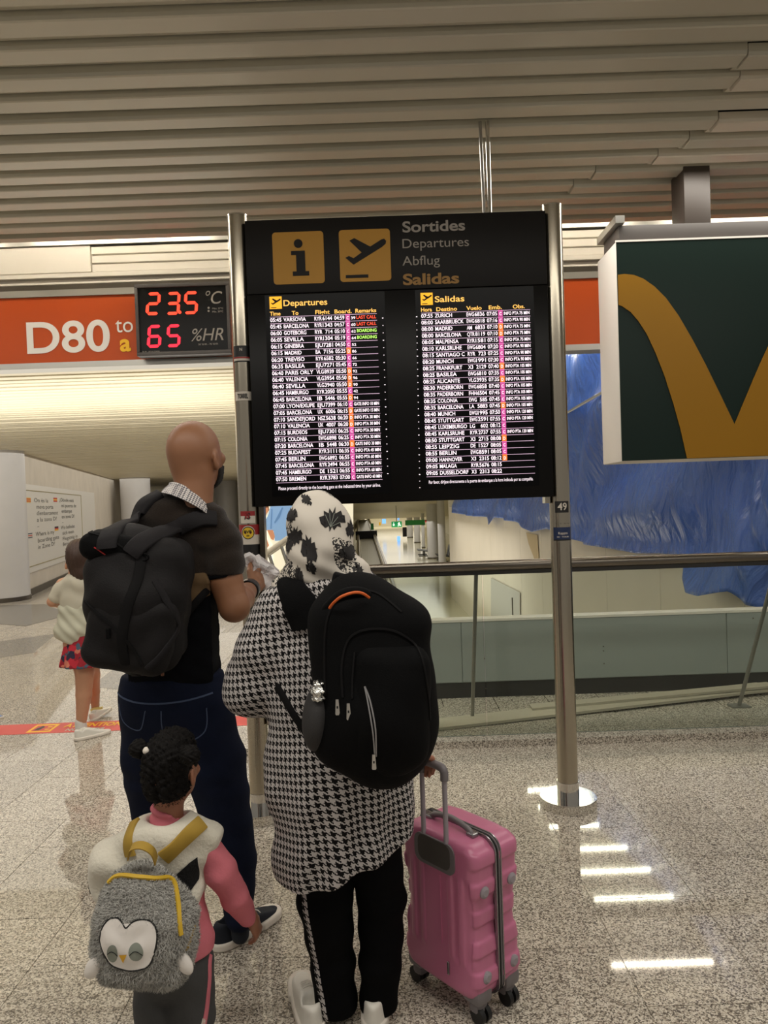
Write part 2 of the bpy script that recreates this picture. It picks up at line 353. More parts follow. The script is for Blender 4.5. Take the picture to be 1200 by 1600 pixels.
class MB:
    def __init__(s): s.V = []; s.F = []; s.I = []; s.mats = []
    def _m(s, m):
        if m not in s.mats: s.mats.append(m)
        return s.mats.index(m)
    def add(s, V, Fc, m):
        n = len(s.V); s.V += [tuple(map(float, v)) for v in V]; s.F += [[i + n for i in f] for f in Fc]; s.I += [s._m(m)] * len(Fc); return s
    def box(s, c, d, m, R=None, ch=0):
        x, y, z = [v / 2 for v in d]
        if ch <= 0:
            V = np.array([(i, j, k) for i in (-x, x) for j in (-y, y) for k in (-z, z)])
            Fc = [[0, 1, 3, 2], [4, 6, 7, 5], [0, 4, 5, 1], [2, 3, 7, 6], [0, 2, 6, 4], [1, 5, 7, 3]]
        else:
            bm = bmesh.new(); bmesh.ops.create_cube(bm, size=1)
            for v in bm.verts: v.co = Vector((v.co.x * 2 * x, v.co.y * 2 * y, v.co.z * 2 * z))
            bmesh.ops.bevel(bm, geom=list(bm.edges), offset=ch, segments=2, affect='EDGES', profile=.5)
            bm.verts.index_update(); V = np.array([v.co[:] for v in bm.verts]); Fc = [[v.index for v in f.verts] for f in bm.faces]; bm.free()
        if R is not None: V = V @ np.array(R).T
        return s.add(V + np.array(c), Fc, m)
    def bx(s, x0, x1, y0, y1, z0, z1, m, ch=0):
        return s.box(((x0 + x1) / 2, (y0 + y1) / 2, (z0 + z1) / 2), (abs(x1 - x0), abs(y1 - y0), abs(z1 - z0)), m, None, ch)
    def cyl(s, a, b, r, m, n=20, r2=None, caps=True):
        a = np.array(a, float); b = np.array(b, float); r2 = r if r2 is None else r2
        d = b - a; d /= np.linalg.norm(d); u = np.cross(d, [0, 0, 1] if abs(d[2]) < .9 else [1, 0, 0]); u /= np.linalg.norm(u); v = np.cross(d, u)
        A = [(math.cos(2 * PI * i / n), math.sin(2 * PI * i / n)) for i in range(n)]
        V = [a + (u * c + v * q) * r for c, q in A] + [b + (u * c + v * q) * r2 for c, q in A]
        Fc = [[i, (i + 1) % n, n + (i + 1) % n, n + i] for i in range(n)]
        if caps: Fc += [list(range(n))[::-1], list(range(n, 2 * n))]
        return s.add(V, Fc, m)
    def tube(s, P, r, m, n=10, flat=None):
        P = [np.array(p, float) for p in P]; V = []; Fc = []
        for i, p in enumerate(P):
            d = P[min(i + 1, len(P) - 1)] - P[max(i - 1, 0)]; d /= np.linalg.norm(d)
            u = np.cross(d, [0, 0, 1] if abs(d[2]) < .95 else [1, 0, 0]); u /= np.linalg.norm(u); v = np.cross(d, u)
            rr = r[i] if isinstance(r, (list, tuple)) else r
            for k in range(n):
                t = 2 * PI * k / n; V.append(p + (u * math.cos(t) + v * math.sin(t)) * rr)
        for i in range(len(P) - 1):
            for k in range(n): Fc.append([i * n + k, i * n + (k + 1) % n, (i + 1) * n + (k + 1) % n, (i + 1) * n + k])
        Fc += [list(range(n))[::-1], [(len(P) - 1) * n + k for k in range(n)]]
        return s.add(V, Fc, m)
    def prism(s, poly, o, ux, uy, t, m, off=0):      # flat outline (u, v) at origin o, extruded t along -(ux x uy) side
        o = np.array(o, float); ux = np.array(ux, float); uy = np.array(uy, float); n = np.cross(ux, uy); n /= np.linalg.norm(n)
        k = len(poly); A = [o + ux * a + uy * b + n * (off + t) for a, b in poly]; B = [o + ux * a + uy * b + n * off for a, b in poly]
        Fc = [list(range(k)), list(range(k, 2 * k))[::-1]] + [[i, k + i, k + (i + 1) % k, (i + 1) % k] for i in range(k)]
        return s.add(A + B, Fc, m)
    def build(s, name, parent=None, smooth=None):
        return mesh_obj(name, s.V, s.F, s.mats, parent, smooth, s.I)

_tc = {}
def text_geo(body, bold=0.0, shear=0.0):
    key = (body, bold, shear)
    if key in _tc: return _tc[key]
    cu = bpy.data.curves.new('t', 'FONT'); cu.body = body; cu.size = 1; cu.offset = bold; cu.shear = shear; cu.resolution_u = 10 if body in ('D80', 'to', 'a', 'Sortides', 'Departures', 'Abflug', 'Salidas', '°C', '%HR') else 3
    o = bpy.data.objects.new('t', cu); COL.objects.link(o)
    me = bpy.data.meshes.new_from_object(o)
    V = np.array([v.co[:] for v in me.vertices]) if len(me.vertices) else np.zeros((0, 3)); Fc = [list(p.vertices) for p in me.polygons]
    bpy.data.objects.remove(o); bpy.data.curves.remove(cu); bpy.data.meshes.remove(me)
    _tc[key] = (V, Fc); return V, Fc
def add_text(mb, body, o, ux, uy, cap, m, width=None, bold=0.0, shear=0.0, off=.001, align='l'):
    """lettering lying on a surface: o = left end of the baseline, ux right, uy up, cap = capital height"""
    V, Fc = text_geo(body, bold, shear)
    if not len(V): return
    sy = cap / .73; x0, x1 = V[:, 0].min(), V[:, 0].max()
    sx = sy if width is None else width / (x1 - x0)
    ux = np.array(ux, float); uy = np.array(uy, float); n = np.cross(ux, uy)
    xs = (V[:, 0] - x0) * sx
    if align == 'r': xs = xs - (x1 - x0) * sx
    if align == 'c': xs = xs - (x1 - x0) * sx / 2
    W = np.array(o) + np.outer(xs, ux) + np.outer(V[:, 1] * sy, uy) + n * off
    mb.add(W, Fc, m)
XU, ZU = (1, 0, 0), (0, 0, 1)

# ------------------------------------------------------------------ implicit bodies (surface nets)
A3 = lambda p: np.asarray(p, np.float32)
def smin(a, b, k):
    h = np.clip(.5 + .5 * (b - a) / k, 0, 1); return b * (1 - h) + a * h - k * h * (1 - h)
def smax(a, b, k): return -smin(-a, -b, k)
def cap(P, a, b, ra, rb, ys=1.0):
    a = A3(a).copy(); b = A3(b).copy(); Q = P
    if ys != 1.0:
        yc = (a[1] + b[1]) / 2; Q = P.copy(); Q[:, 1] = (P[:, 1] - yc) * ys; a[1] = (a[1] - yc) * ys; b[1] = (b[1] - yc) * ys
    ab = b - a; L = float(ab @ ab) + 1e-9
    t = np.clip(((Q - a) @ ab) / L, 0, 1)
    D = Q - a - t[:, None] * ab
    return (np.sqrt((D * D).sum(1)) - (ra + (rb - ra) * t)) / (1 if ys == 1 else ys ** .6)
def chain(P, pts, rad, ys=1.0, k=.01):
    d = None
    for i in range(len(pts) - 1):
        c = cap(P, pts[i], pts[i + 1], rad[i], rad[i + 1], ys)
        d = c if d is None else smin(d, c, k)
    return d
def ell(P, c, r, R=None):
    Q = P - A3(c)
    if R is not None: Q = Q @ A3(R)
    r = A3(r); k0 = np.sqrt(((Q / r) ** 2).sum(1)); k1 = np.sqrt(((Q / (r * r)) ** 2).sum(1)) + 1e-9
    return k0 * (k0 - 1) / k1
def rbox(P, c, h, rad, R=None):
    Q = P - A3(c)
    if R is not None: Q = Q @ A3(R)
    q_ = np.abs(Q) - (A3(h) - rad); return np.sqrt((np.maximum(q_, 0) ** 2).sum(1)) + np.minimum(q_.max(1), 0) - rad
def rotz(a): c, s = math.cos(a), math.sin(a); return np.array([[c, -s, 0], [s, c, 0], [0, 0, 1]])
def rotx(a): c, s = math.cos(a), math.sin(a); return np.array([[1, 0, 0], [0, c, -s], [0, s, c]])
def roty(a): c, s = math.cos(a), math.sin(a); return np.array([[c, 0, s], [0, 1, 0], [-s, 0, c]])
def wr(P, f, amp, seed=0.0, sx=1, sy=1, sz=1):
    x, y, z = P[:, 0] * f * sx + seed, P[:, 1] * f * sy + seed * 1.7, P[:, 2] * f * sz + seed * .6
    a = np.sin(x + 1.3 * np.sin(z * .8 + 1)) * np.sin(z + 1.1 * np.sin(y * .9 + 2)) + .5 * np.sin(2.3 * z + 1.2 * np.sin(x * 1.7) + y)
    return a * amp

def nets(f, lo, hi, h, B=12):
    lo = np.array(lo, float) - h * 1.5; hi = np.array(hi, float) + h * 1.5
    nb = np.ceil((hi - lo) / (B * h)).astype(int)
    G = np.stack(np.meshgrid(*[np.arange(n) for n in nb], indexing='ij'), -1).reshape(-1, 3)
    C = (lo + (G + .5) * B * h).astype(np.float32)
    d = f(C); act = G[np.abs(d) < B * h * .87 * 1.7 + .012]
    N = nb * B + 2
    r = np.arange(B + 1); O = np.stack(np.meshgrid(r, r, r, indexing='ij'), -1).reshape(-1, 3)
    keys = []; pos = []; quads = []
    for c0 in range(0, len(act), 60):
        g = act[c0:c0 + 60]; I = g[:, None, :] * B + O[None]
        P = (lo + I * h).astype(np.float32).reshape(-1, 3)
        D = f(P).reshape(len(g), B + 1, B + 1, B + 1); sg = D < 0
        s8 = sum(sg[:, i:B + i, j:B + j, k:B + k].astype(np.int8) for i in (0, 1) for j in (0, 1) for k in (0, 1))
        cells = np.argwhere((s8 > 0) & (s8 < 8))
        if len(cells):
            bi, ci, cj, ck = cells.T; acc = np.zeros((len(cells), 3)); cnt = np.zeros(len(cells))
            for ax in range(3):
                o1, o2 = [a for a in range(3) if a != ax]
                for a in (0, 1):
                    for b in (0, 1):
                        e = [0, 0, 0]; e[o1] = a; e[o2] = b; e2 = list(e); e2[ax] = 1
                        d0 = D[bi, ci + e[0], cj + e[1], ck + e[2]]; d1 = D[bi, ci + e2[0], cj + e2[1], ck + e2[2]]
                        m = (d0 < 0) != (d1 < 0); t = np.where(m, d0 / np.where(m, d0 - d1, 1), 0)
                        pt = np.tile(np.array(e, float), (len(cells), 1)); pt[:, ax] += t
                        acc += pt * m[:, None]; cnt += m
            gi = g[bi] * B + np.stack([ci, cj, ck], 1)
            pos.append(lo + (gi + acc / cnt[:, None]) * h); keys.append((gi[:, 0] * N[1] + gi[:, 1]) * N[2] + gi[:, 2])
        for ax in range(3):
            sl = [slice(0, B)] * 3; s2 = list(sl); s2[ax] = slice(1, B + 1)
            a = sg[(slice(None), *sl)]; b = sg[(slice(None), *s2)]
            E = np.argwhere(a != b)
            if not len(E): continue
            gi = g[E[:, 0]] * B + E[:, 1:]; inn = a[tuple(E.T)]
            o1, o2 = [(1, 2), (2, 0), (0, 1)][ax]
            def key(d1, d2):
                q_ = gi.copy(); q_[:, o1] -= d1; q_[:, o2] -= d2; return (q_[:, 0] * N[1] + q_[:, 1]) * N[2] + q_[:, 2]
            Q = np.stack([key(1, 1), key(0, 1), key(0, 0), key(1, 0)], 1); Q[~inn] = Q[~inn][:, ::-1]
            quads.append(Q)
    K = np.concatenate(keys); V = np.concatenate(pos); Q = np.concatenate(quads)
    o = np.argsort(K); K = K[o]; V = V[o]; ix = np.clip(np.searchsorted(K, Q), 0, len(K) - 1)
    ok = (K[ix] == Q).all(1); ix = ix[ok]
    for _ in range(2):
        P = V.astype(np.float32); d = f(P); e = .4 * h
        gr = np.stack([f(P + A3(np.eye(3)[a] * e)) - f(P - A3(np.eye(3)[a] * e)) for a in range(3)], 1) / (2 * e)
        gn = (gr ** 2).sum(1) + 1e-6; st = -(d / gn)[:, None] * gr; ln = np.linalg.norm(st, axis=1); st *= np.minimum(1, h * .6 / (ln + 1e-9))[:, None]
        V = V + st
    return V, ix
def blob(name, f, lo, hi, h, m, parent, pat=None):
    V, Q = nets(f, lo, hi, h)
    me = bpy.data.meshes.new(name); W = V - wl(parent)
    me.vertices.add(len(W)); me.vertices.foreach_set('co', W.astype(np.float32).ravel())
    me.loops.add(Q.size); me.loops.foreach_set('vertex_index', Q.astype(np.int32).ravel())
    me.polygons.add(len(Q)); me.polygons.foreach_set('loop_start', np.arange(0, Q.size, 4, dtype=np.int32)); me.polygons.foreach_set('loop_total', np.full(len(Q), 4, np.int32))
    me.polygons.foreach_set('use_smooth', [True] * len(Q)); me.update(calc_edges=True); me.validate()
    me.materials.append(M[m])
    if pat is not None:
        a = me.attributes.new('pat', 'FLOAT_VECTOR', 'POINT'); a.data.foreach_set('vector', pat(V).astype(np.float32).ravel())
    return link(name, me, parent)
def trace(f, X, Z, y0, steps=60, ymax=9.0):
    P = np.stack([X, np.full(len(X), y0), Z], 1).astype(np.float32)
    for _ in range(steps): P[:, 1] += np.clip(f(P) * .75, -.05, .08); P[:, 1] = np.minimum(P[:, 1], ymax)
    return P
def grad(f, P, e=.003):
    P = P.astype(np.float32)
    g = np.stack([f(P + A3(np.eye(3)[a] * e)) - f(P - A3(np.eye(3)[a] * e)) for a in range(3)], 1); return g / (np.linalg.norm(g, axis=1, keepdims=True) + 1e-9)
def decal(name, poly, Y, f, m, parent, off=.0012, y0=None, res=.007):
    """printed patch: outline given on the plane y=Y, laid onto the cloth surface along y"""
    W = [at(px, py, Y) for px, py in poly]
    bm = bmesh.new(); vs = [bm.verts.new((p[0], 0, p[2])) for p in W]; bm.faces.new(vs)
    bmesh.ops.triangulate(bm, faces=bm.faces[:])
    for _ in range(7):
        e = [x for x in bm.edges if x.calc_length() > res]
        if not e: break
        bmesh.ops.subdivide_edges(bm, edges=e, cuts=1); bmesh.ops.triangulate(bm, faces=bm.faces[:])
    bm.verts.index_update()
    XZ = np.array([v.co[:] for v in bm.verts]); Fc = [[v.index for v in t.verts] for t in bm.faces]; bm.free()
    P = trace(f, XZ[:, 0], XZ[:, 2], Y - .35 if y0 is None else y0)
    hit = np.abs(f(P.astype(np.float32))) < .004; Fc = [t for t in Fc if all(hit[i] for i in t)]
    used = sorted({i for t in Fc for i in t}); rm = {j: i for i, j in enumerate(used)}; P = P[used]; Fc = [[rm[i] for i in t] for t in Fc]
    P = P + grad(f, P) * off
    return mesh_obj(name, P, Fc, m, parent, 179)
def smooth_path(pts, n):
    pts = np.array(pts, float); k = len(pts); out = []
    for t in np.linspace(0, k - 1, n):
        i = min(int(t), k - 2); u = t - i
        p0, p1, p2, p3 = pts[max(i - 1, 0)], pts[i], pts[i + 1], pts[min(i + 2, k - 1)]
        out.append(.5 * ((2 * p1) + (-p0 + p2) * u + (2 * p0 - 5 * p1 + 4 * p2 - p3) * u * u + (-p0 + 3 * p1 - 3 * p2 + p3) * u ** 3))
    return np.array(out)
def ribbon(name, path, width, f, Y, m, parent, th=.004, y0=None, n=None, sink=.002, uvx=False, soft=False):
    """strap or trim laid on a surface; path in photo pixels on the plane y=Y"""
    n = n or max(8, len(path) * 6)
    W = np.array([at(a, b, Y) for a, b in path]); W = smooth_path(W, n)
    P = trace(f, W[:, 0], W[:, 2], Y - .35 if y0 is None else y0)
    hit = np.abs(f(P.astype(np.float32))) < .006
    if not hit.all():
        i0 = int(np.argmax(hit)); i1 = len(hit) - int(np.argmax(hit[::-1])); P = P[i0:i1]; hit = hit[i0:i1]; ii = np.arange(len(P)); P = np.stack([np.interp(ii, ii[hit], P[hit, a]) for a in range(3)], 1).astype(np.float32); n = len(P)
    if soft:
        for _ in range(soft): P[1:-1] = (P[:-2] + 2 * P[1:-1] + P[2:]) / 4
    N = grad(f, P, .006)
    T = np.gradient(P, axis=0); T /= np.linalg.norm(T, axis=1, keepdims=True) + 1e-9
    Bn = np.cross(T, N); Bn /= np.linalg.norm(Bn, axis=1, keepdims=True) + 1e-9
    wd = width if isinstance(width, (list, tuple)) else [width] * 2
    ws = np.interp(np.linspace(0, 1, n), np.linspace(0, 1, len(wd)), wd) / 2
    V = []; Fc = []; prof = [(-1, 0), (-1, .7), (-.85, 1), (0, 1.05), (.85, 1), (1, .7), (1, 0)]; k = len(prof)
    for i in range(n):
        for a, b in prof: V.append(P[i] + Bn[i] * ws[i] * a + N[i] * (b * th + (1 - b) * -sink))
    for i in range(n - 1):
        for j in range(k): Fc.append([i * k + j, i * k + (j + 1) % k, (i + 1) * k + (j + 1) % k, (i + 1) * k + j])
    Fc += [list(range(k)), [(n - 1) * k + j for j in range(k)][::-1]]
    o = mesh_obj(name, V, Fc, m, parent, 50)
    if uvx:
        a = o.data.attributes.new('pat', 'FLOAT_VECTOR', 'POINT'); s = np.concatenate([[0], np.cumsum(np.linalg.norm(np.diff(P, axis=0), axis=1))])
        a.data.foreach_set('vector', np.array([[prof[j][0] * ws[i], s[i], 0] for i in range(n) for j in range(k)], np.float32).ravel())
    return o
# ================================================================== the setting
def struct(mb, name, parent=None, smooth=None):
    o = mb.build(name, parent, smooth)
    if parent is None: o['kind'] = 'structure'
    return o
def copies(o, spots, parent, jitter=0):
    for i, p in enumerate(spots):
        c = o if i == 0 else o.copy()
        if i: COL.objects.link(c)
        c.parent = parent; c.location = [float(v) for v in p]
        if jitter: c.rotation_euler = (0, 0, 0)

VX0, VX1 = -1.35, 4.2          # the open well beyond the parapet
# --- floor: dark bed, granite tiles laid in half bond, terrazzo running on beyond
mb = MB(); mb.bx(-14, 9, -2, 5.62, -.30, -.006, 'joint'); mb.bx(-14, VX0, 5.62, 20, -.30, -.006, 'joint'); mb.bx(-14, -2.2, 20, 44, -.30, -.006, 'joint')
floor = struct(mb, 'floor')
TW, TL = .388, .585
t = MB(); t.bx(0, TW - .0032, 0, TL - .0032, -.006, 0, 'terr'); tile = t.build('tile', floor)
spots = []
for c in range(-16, 8):
    x = .72 + c * TW; ph = 3.30 if c % 2 == 0 else 3.01
    for k in range(-5, 11):
        y = ph + k * TL - TL
        if y < 1.15 or y + TL > 9.4: continue
        if x + TW < -.56 * (y + .6) - .15 or x > .56 * (y + .6) + .1: continue
        if y + TL > 5.6 and x + TW > VX0: continue
        spots.append((x, y, 0))
copies(tile, spots, floor)
print('tiles', len(spots))
def slabcut(mb, x0, x1, y0, y1, m): mb.bx(x0, x1, y0, y1, -.0065, -.003, m)
mb = MB(); slabcut(mb, -14, 9, -2, 5.60, 'terr_far'); slabcut(mb, -14, VX0, 5.60, 20, 'terr_far'); slabcut(mb, -14, -2.2, 20, 44, 'terr_far'); mb.build('floor_paving', floor)['kind'] = 'stuff'
for poly in ([(-40, 1008), (88, 990), (52, 1020), (-40, 1034)], [(143, 1072), (192, 1034), (192, 1078), (150, 1074)], [(0, 946), (70, 944), (110, 960), (40, 978), (0, 975)]):
    P = [atz(a, b, 0) for a, b in poly]
    mb = MB(); mb.prism([(p[0], p[1]) for p in P], (0, 0, .0012), (1, 0, 0), (0, 1, 0), -.004, 'terr_dk', off=0)
    mb.build('granite_inlay', floor)
# --- main ceiling of long pressed-metal slats
HC = 3.31
mb = MB(); mb.bx(-7, 7, .1, 4.9, HC + .045, HC + .12, 'dark'); ceil = struct(mb, 'ceiling')
P_ = .1765
prof = [(0, .010), (.004, -.004), (.012, -.007), (.098, -.006), (.104, .003), (.112, .020), (.160, .026), (.170, .030), (.170, .044), (0, .044)]
def slat(x0, x1, y, dz, m):
    b = MB(); b.prism([(a, c) for a, c in prof], (x0, y, HC + dz), (0, 1, 0), (0, 0, 1), x1 - x0, m, off=0); return b.build('ceiling_slat', ceil)
joints = {}
ny = 27
for i in range(ny):
    y = 4.86 - (i + 1) * P_
    if y < .12: break
    dz = random.uniform(-.006, .006)
    jp = {2: 906, 3: 940, 4: 1035, 5: 1083, 6: 1127, 8: 1160, 9: 1172}.get(i)
    if jp:
        xj = (jp - 600) / F * (y + .08)
        slat(-6.5, xj - .004, y, dz, 'slat'); slat(xj, 6.5, y, dz - .012 + random.uniform(-.004, .01), 'slat_b' if i in (4, 6, 8) else 'slat')
    else:
        slat(-6.5, 6.5, y, dz, 'slat')
mb = MB(); mb.bx(-6.6, 6.6, 4.86, 4.93, HC - .01, HC + .10, 'slat'); struct(mb, 'trim_1')
# --- orange fascia beam over the well
YB = 5.75
zb0 = at(0, 570, YB)[2]; zb1 = at(0, 467, YB)[2]
mb = MB(); mb.bx(-8, 6, YB, YB + .12, zb0, zb1, 'orange'); fascia = tag(mb.build('orange_sign_band'), 'long orange gate sign band on the ceiling beam reading D80 to', 'sign band')
o = (at(42, 552, YB - .002)[0], YB - .001, 0)
mb = MB(); zt0 = at(42, 552, YB)[2]; zt1 = at(42, 502, YB)[2]
add_text(mb, 'D80', (at(43, 550, YB)[0], YB - .003, zt0), XU, ZU, (zt1 - zt0), 'orange_txt', width=at(171, 520, YB)[0] - at(41, 520, YB)[0], bold=.018)
mb.build('gate_number', fascia)
mb = MB(); add_text(mb, 'to', (at(181, 520, YB)[0], YB - .003, at(181, 519.5, YB)[2]), XU, ZU, .125, 'orange_txt', width=.135); mb.build('lettering', fascia)
mb = MB(); add_text(mb, 'a', (at(188, 548, YB)[0], YB - .003, at(188, 548.5, YB)[2]), XU, ZU, .135, 'yellow_txt', width=.085, bold=.03); mb.build('lettering', fascia)
mb = MB(); mb.bx(-8, 6, YB - .02, YB + .14, zb0 - .045, zb0, 'alu'); mb.bx(-8, 6, YB - .015, YB + .14, zb1, zb1 + .05, 'alu')
mb.bx(-8, 6, YB - .008, YB + .10, zb1 + .05, zb1 + .09, 'steel_dk'); struct(mb, 'trim_2', None)
zt = at(0, 388, YB + .05)[2]; za = at(0, 430, YB)[2]
mb = MB(); mb.bx(-8, 6, YB + .03, YB + .2, zb1 + .05, zt, 'white'); beam = struct(mb, 'wall_beam')
mb = MB()
for z, d in ((zb1 + .10, .02), (zb1 + .15, .03), (za - .04, .05)): mb.bx(-8, 6, YB + .03 - d, YB + .04, z, z + .03, 'white')
mb.build('moulding', beam)
for x0, x1 in ((-8, -5.2), (-5.19, at(143, 400, YB)[0])):
    mb = MB(); mb.bx(x0, x1 - .006, YB - .01, YB + .035, za, zt - .02, 'white', .004); mb.build('panel', beam)
xs = at(143, 400, YB)[0]
for k in range(3):
    z0 = za + (zt - .02 - za) * k / 3
    mb = MB(); mb.bx(xs, 2.4, YB + .0, YB + .035, z0, z0 + (zt - .02 - za) / 3 - .012, 'white', .003); mb.build('panel', beam)
    mb = MB(); mb.bx(2.41, 6, YB + .0, YB + .035, z0, z0 + (zt - .02 - za) / 3 - .012, 'white', .003); mb.build('panel', beam)
mb = MB(); mb.bx(-8, 6, YB - .03, YB + .2, zt - .02, zt + .012, 'alu'); mb.build('cap_strip', beam)
# dark ceiling void between the two ceilings with its tubes and struts
mb = MB(); mb.bx(-8, 6.6, 6.5, 6.6, zt - .3, 5.0, 'dark'); mb.bx(-8, 6.6, 4.95, 6.6, 5.0, 5.1, 'dark'); mb.bx(-8, 6.6, 4.87, 4.95, HC + .12, 5.1, 'dark'); struct(mb, 'wall_void')
def lamp(name, c, L, label, group, tilt=0):
    t_ = thing(name, label, 'ceiling lamp', c, group)
    b = MB(); b.bx(c[0] - L / 2 - .03, c[0] + L / 2 + .03, c[1] - .035, c[1] + .035, c[2] + .022, c[2] + .06, 'white', .004); b.build('housing', t_)
    b = MB(); b.cyl((c[0] - L / 2, c[1], c[2]), (c[0] + L / 2, c[1], c[2]), .016, 'tube', 10); b.build('tube', t_, 40); return t_
for k, (a, b_) in enumerate(((-3.05, 1.3), (-1.70, 1.3), (-.4, 1.2))):
    lamp('tube_lamp', (a, 6.0, at(200, 372, 6.0)[2] + .01), b_, ['bare fluorescent tube glowing in the dark void above the left end of the white beam', 'bare fluorescent tube glowing in the dark void just left of the departures board', 'fluorescent tube in the dark void hidden behind the departures board'][k], 'tube lamps in the ceiling void')
ns = 0
for px, q_ in ((10, 'a'), (40, 'a'), (68, 'b'), (125, 'c'), (140, 'c'), (320, 'c'), (335, 'c'), (905, 'd'), (935, 'c')):
    p = at(px, 384, 6.15); mb = MB()
    mb.box((p[0], 6.2, p[2] + .06), (.045 if q_ == 'b' else .014, .03, .42), 'white', roty(-.9 if q_ != 'd' else 0)); ns += 1
    tag(mb.build('ceiling_strut'), 'white metal strut ' + ['first', 'second', 'third, broad', 'fourth', 'fifth', 'sixth', 'seventh', 'eighth, upright', 'ninth'][ns - 1] + ' from the left in the dark void above the white beam', 'strut', 'struts in the ceiling void')

for i in range(7):
    lamp('cove_lamp', (-5.6 + 1.75 * i, 5.2, 3.78), 1.45, ['first', 'second', 'third', 'fourth', 'fifth', 'sixth', 'seventh'][i] + ' tube lamp from the left above the ceiling edge, lighting the white beam', 'cove tube lamps above the ceiling edge')
# --- left passage: low bright slatted ceiling, oblique wall, columns
ZL = zb0 - .03
mb = MB(); mb.bx(-14, -.8, YB + .1, 44, ZL + .03, ZL + .10, 'joint')
pc = struct(mb, 'ceiling_passage')
b = MB(); b.prism([(0, .012), (.006, -.004), (.015, -.007), (.105, -.006), (.112, .004), (.122, .016), (.158, .020), (.160, .03), (0, .03)], (-14, 0, ZL), (0, 1, 0), (0, 0, 1), 13.2, 'slat_far', off=0); sl = b.build('ceiling_slat', pc)
copies(sl, [(0, YB + .15 + i * .178, random.uniform(-.005, .005)) for i in range(200)], pc)
P0 = atz(42, 933, 0); P1 = np.array([P0[0] - 2.9 * 1.65, P0[1] + 12.6 * 1.65, 0]); dW = (P1 - P0) / np.linalg.norm(P1 - P0); nW = np.array([dW[1], -dW[0], 0])
def wall_seg(mb, a, b_, z0, z1, th, m, n):
    a = np.array(a); b_ = np.array(b_); d = b_ - a; L = np.linalg.norm(d); d = d / L
    mb.box(((a + b_) / 2 - n * th / 2 + np.array([0, 0, (z0 + z1) / 2])), (L, th, z1 - z0), m, np.array([[d[0], -d[1], 0], [d[1], d[0], 0], [0, 0, 1]]))
mb = MB(); wall_seg(mb, P0 - dW * .25, P1, -.006, ZL + .05, .2, 'plaster', nW); struct(mb, 'wall_left')
mb = MB(); wall_seg(mb, P0 - dW * .25, P1, 0, .12, -.03, 'steel_dk', nW); struct(mb, 'baseboard_left')
mb = MB(); mb.bx(-14, -2.2, 40, 40.2, -.006, ZL + .05, 'cream'); mb.bx(-2.2, -2.1, 24, 40, -.006, ZL + .05, 'cream'); struct(mb, 'wall_back')
def column(px, pyb, wpx, label, n='round_column', g='round columns of the left passage'):
    c = atz(px, pyb, 0); r = wpx / 2 / F * c[1]; c = c + np.array([0, r, 0])
    t_ = thing(n, label, 'column', c, g)
    b = MB(); b.cyl((c[0], c[1], 0), (c[0], c[1], ZL + .02), r, 'column', 40); b.build('shaft', t_, 40)
    b = MB(); b.cyl((c[0], c[1], 0), (c[0], c[1], .07), r + .02, 'steel_dk', 40); b.build('base_ring', t_, 40)
column(-18, 943, 84, 'broad pale grey round column at the left edge of the picture')
column(208, 868, 46, 'grey round column behind the bald man and right of the wall poster')
column(352, 850, 34, 'far pale column beside the left signpost in the passage')
# poster on the left wall (no codes, no mascot)
def wpt(px, py):   # pixel onto the wall plane
    d = ray(px, py); c0 = np.array([0, 0, CAMH]); q_ = P0 + nW * .012; s_ = ((q_ - c0) @ nW) / (d @ nW); return c0 + d * s_
def onwall(p): return (p - P0) @ dW
a0, a1 = wpt(33, 765), wpt(147, 764); b0 = wpt(40, 898)
s0, s1 = onwall(wpt(36, 830)), onwall(wpt(148, 800)); z1 = .5 * (a0[2] + a1[2]); z0 = b0[2]
postr = thing('wall_poster', 'white wall poster with boarding gate questions in four languages', 'poster', P0 + dW * (s0 + s1) / 2 + nW * .01 + np.array([0, 0, z0]))
o_ = P0 + nW * .012
dWr = dW
ux = -dW if False else dW
mb = MB(); mb.prism([(s0, z0), (s1, z0), (s1, z1), (s0, z1)], o_, ux, ZU, .006, 'poster', off=0); mb.build('sheet', postr)
Wp, Hp = s1 - s0, z1 - z0
def pf(u, v): return o_ + ux * (s0 + Wp * u) + np.array([0, 0, z0 + Hp * v]) + nW * .007
mb = MB(); fr = [(.03, .07), (.73, .07), (.73, .93), (.03, .93)]
for i in range(4):
    (u0, v0), (u1, v1) = fr[i], fr[(i + 1) % 4]; p, q_ = pf(u0, v0), pf(u1, v1); mb.cyl(p, q_, .009, 'gold_ink', 4)
mb.build('frame_line', postr)
def ptext(lines, u, v, m, flag):
    b = MB()
    for i, s_ in enumerate(lines): add_text(b, s_, pf(u + (.0 if i == 0 else .02), v - i * .077), ux, ZU, .052 * Hp, m, width=Wp * (.0185 * len(s_)), off=.002)
    b.build('lettering', postr)
    b = MB(); p = pf(u - .055, v + .02); cols = flag
    for k, c in enumerate(cols): b.prism([(-.05 * Wp / 2 * .9, (k / len(cols) - .5) * .055 * Hp), (.05 * Wp / 2 * .9, (k / len(cols) - .5) * .055 * Hp), (.05 * Wp / 2 * .9, ((k + 1) / len(cols) - .5) * .055 * Hp), (-.05 * Wp / 2 * .9, ((k + 1) / len(cols) - .5) * .055 * Hp)], p, ux, ZU, .003, c)
    b.build('flag_icon', postr)
ptext(['On és la', 'meva porta', "d'embarcament", 'a la zona D?', '—'], .11, .80, 'poster_ink', ['flagyel', 'flagred', 'flagyel', 'flagred', 'flagyel'])
ptext(['¿Dónde está', 'mi puerta de', 'embarque', 'en zona D?', '—'], .40, .82, 'poster_bold', ['flagred', 'flagyel', 'flagred'])
ptext(['Where is my', 'boarding gate', 'in Zone D?'], .11, .40, 'poster_ink', ['snavy', 'swhite', 'flagred', 'swhite', 'snavy'])
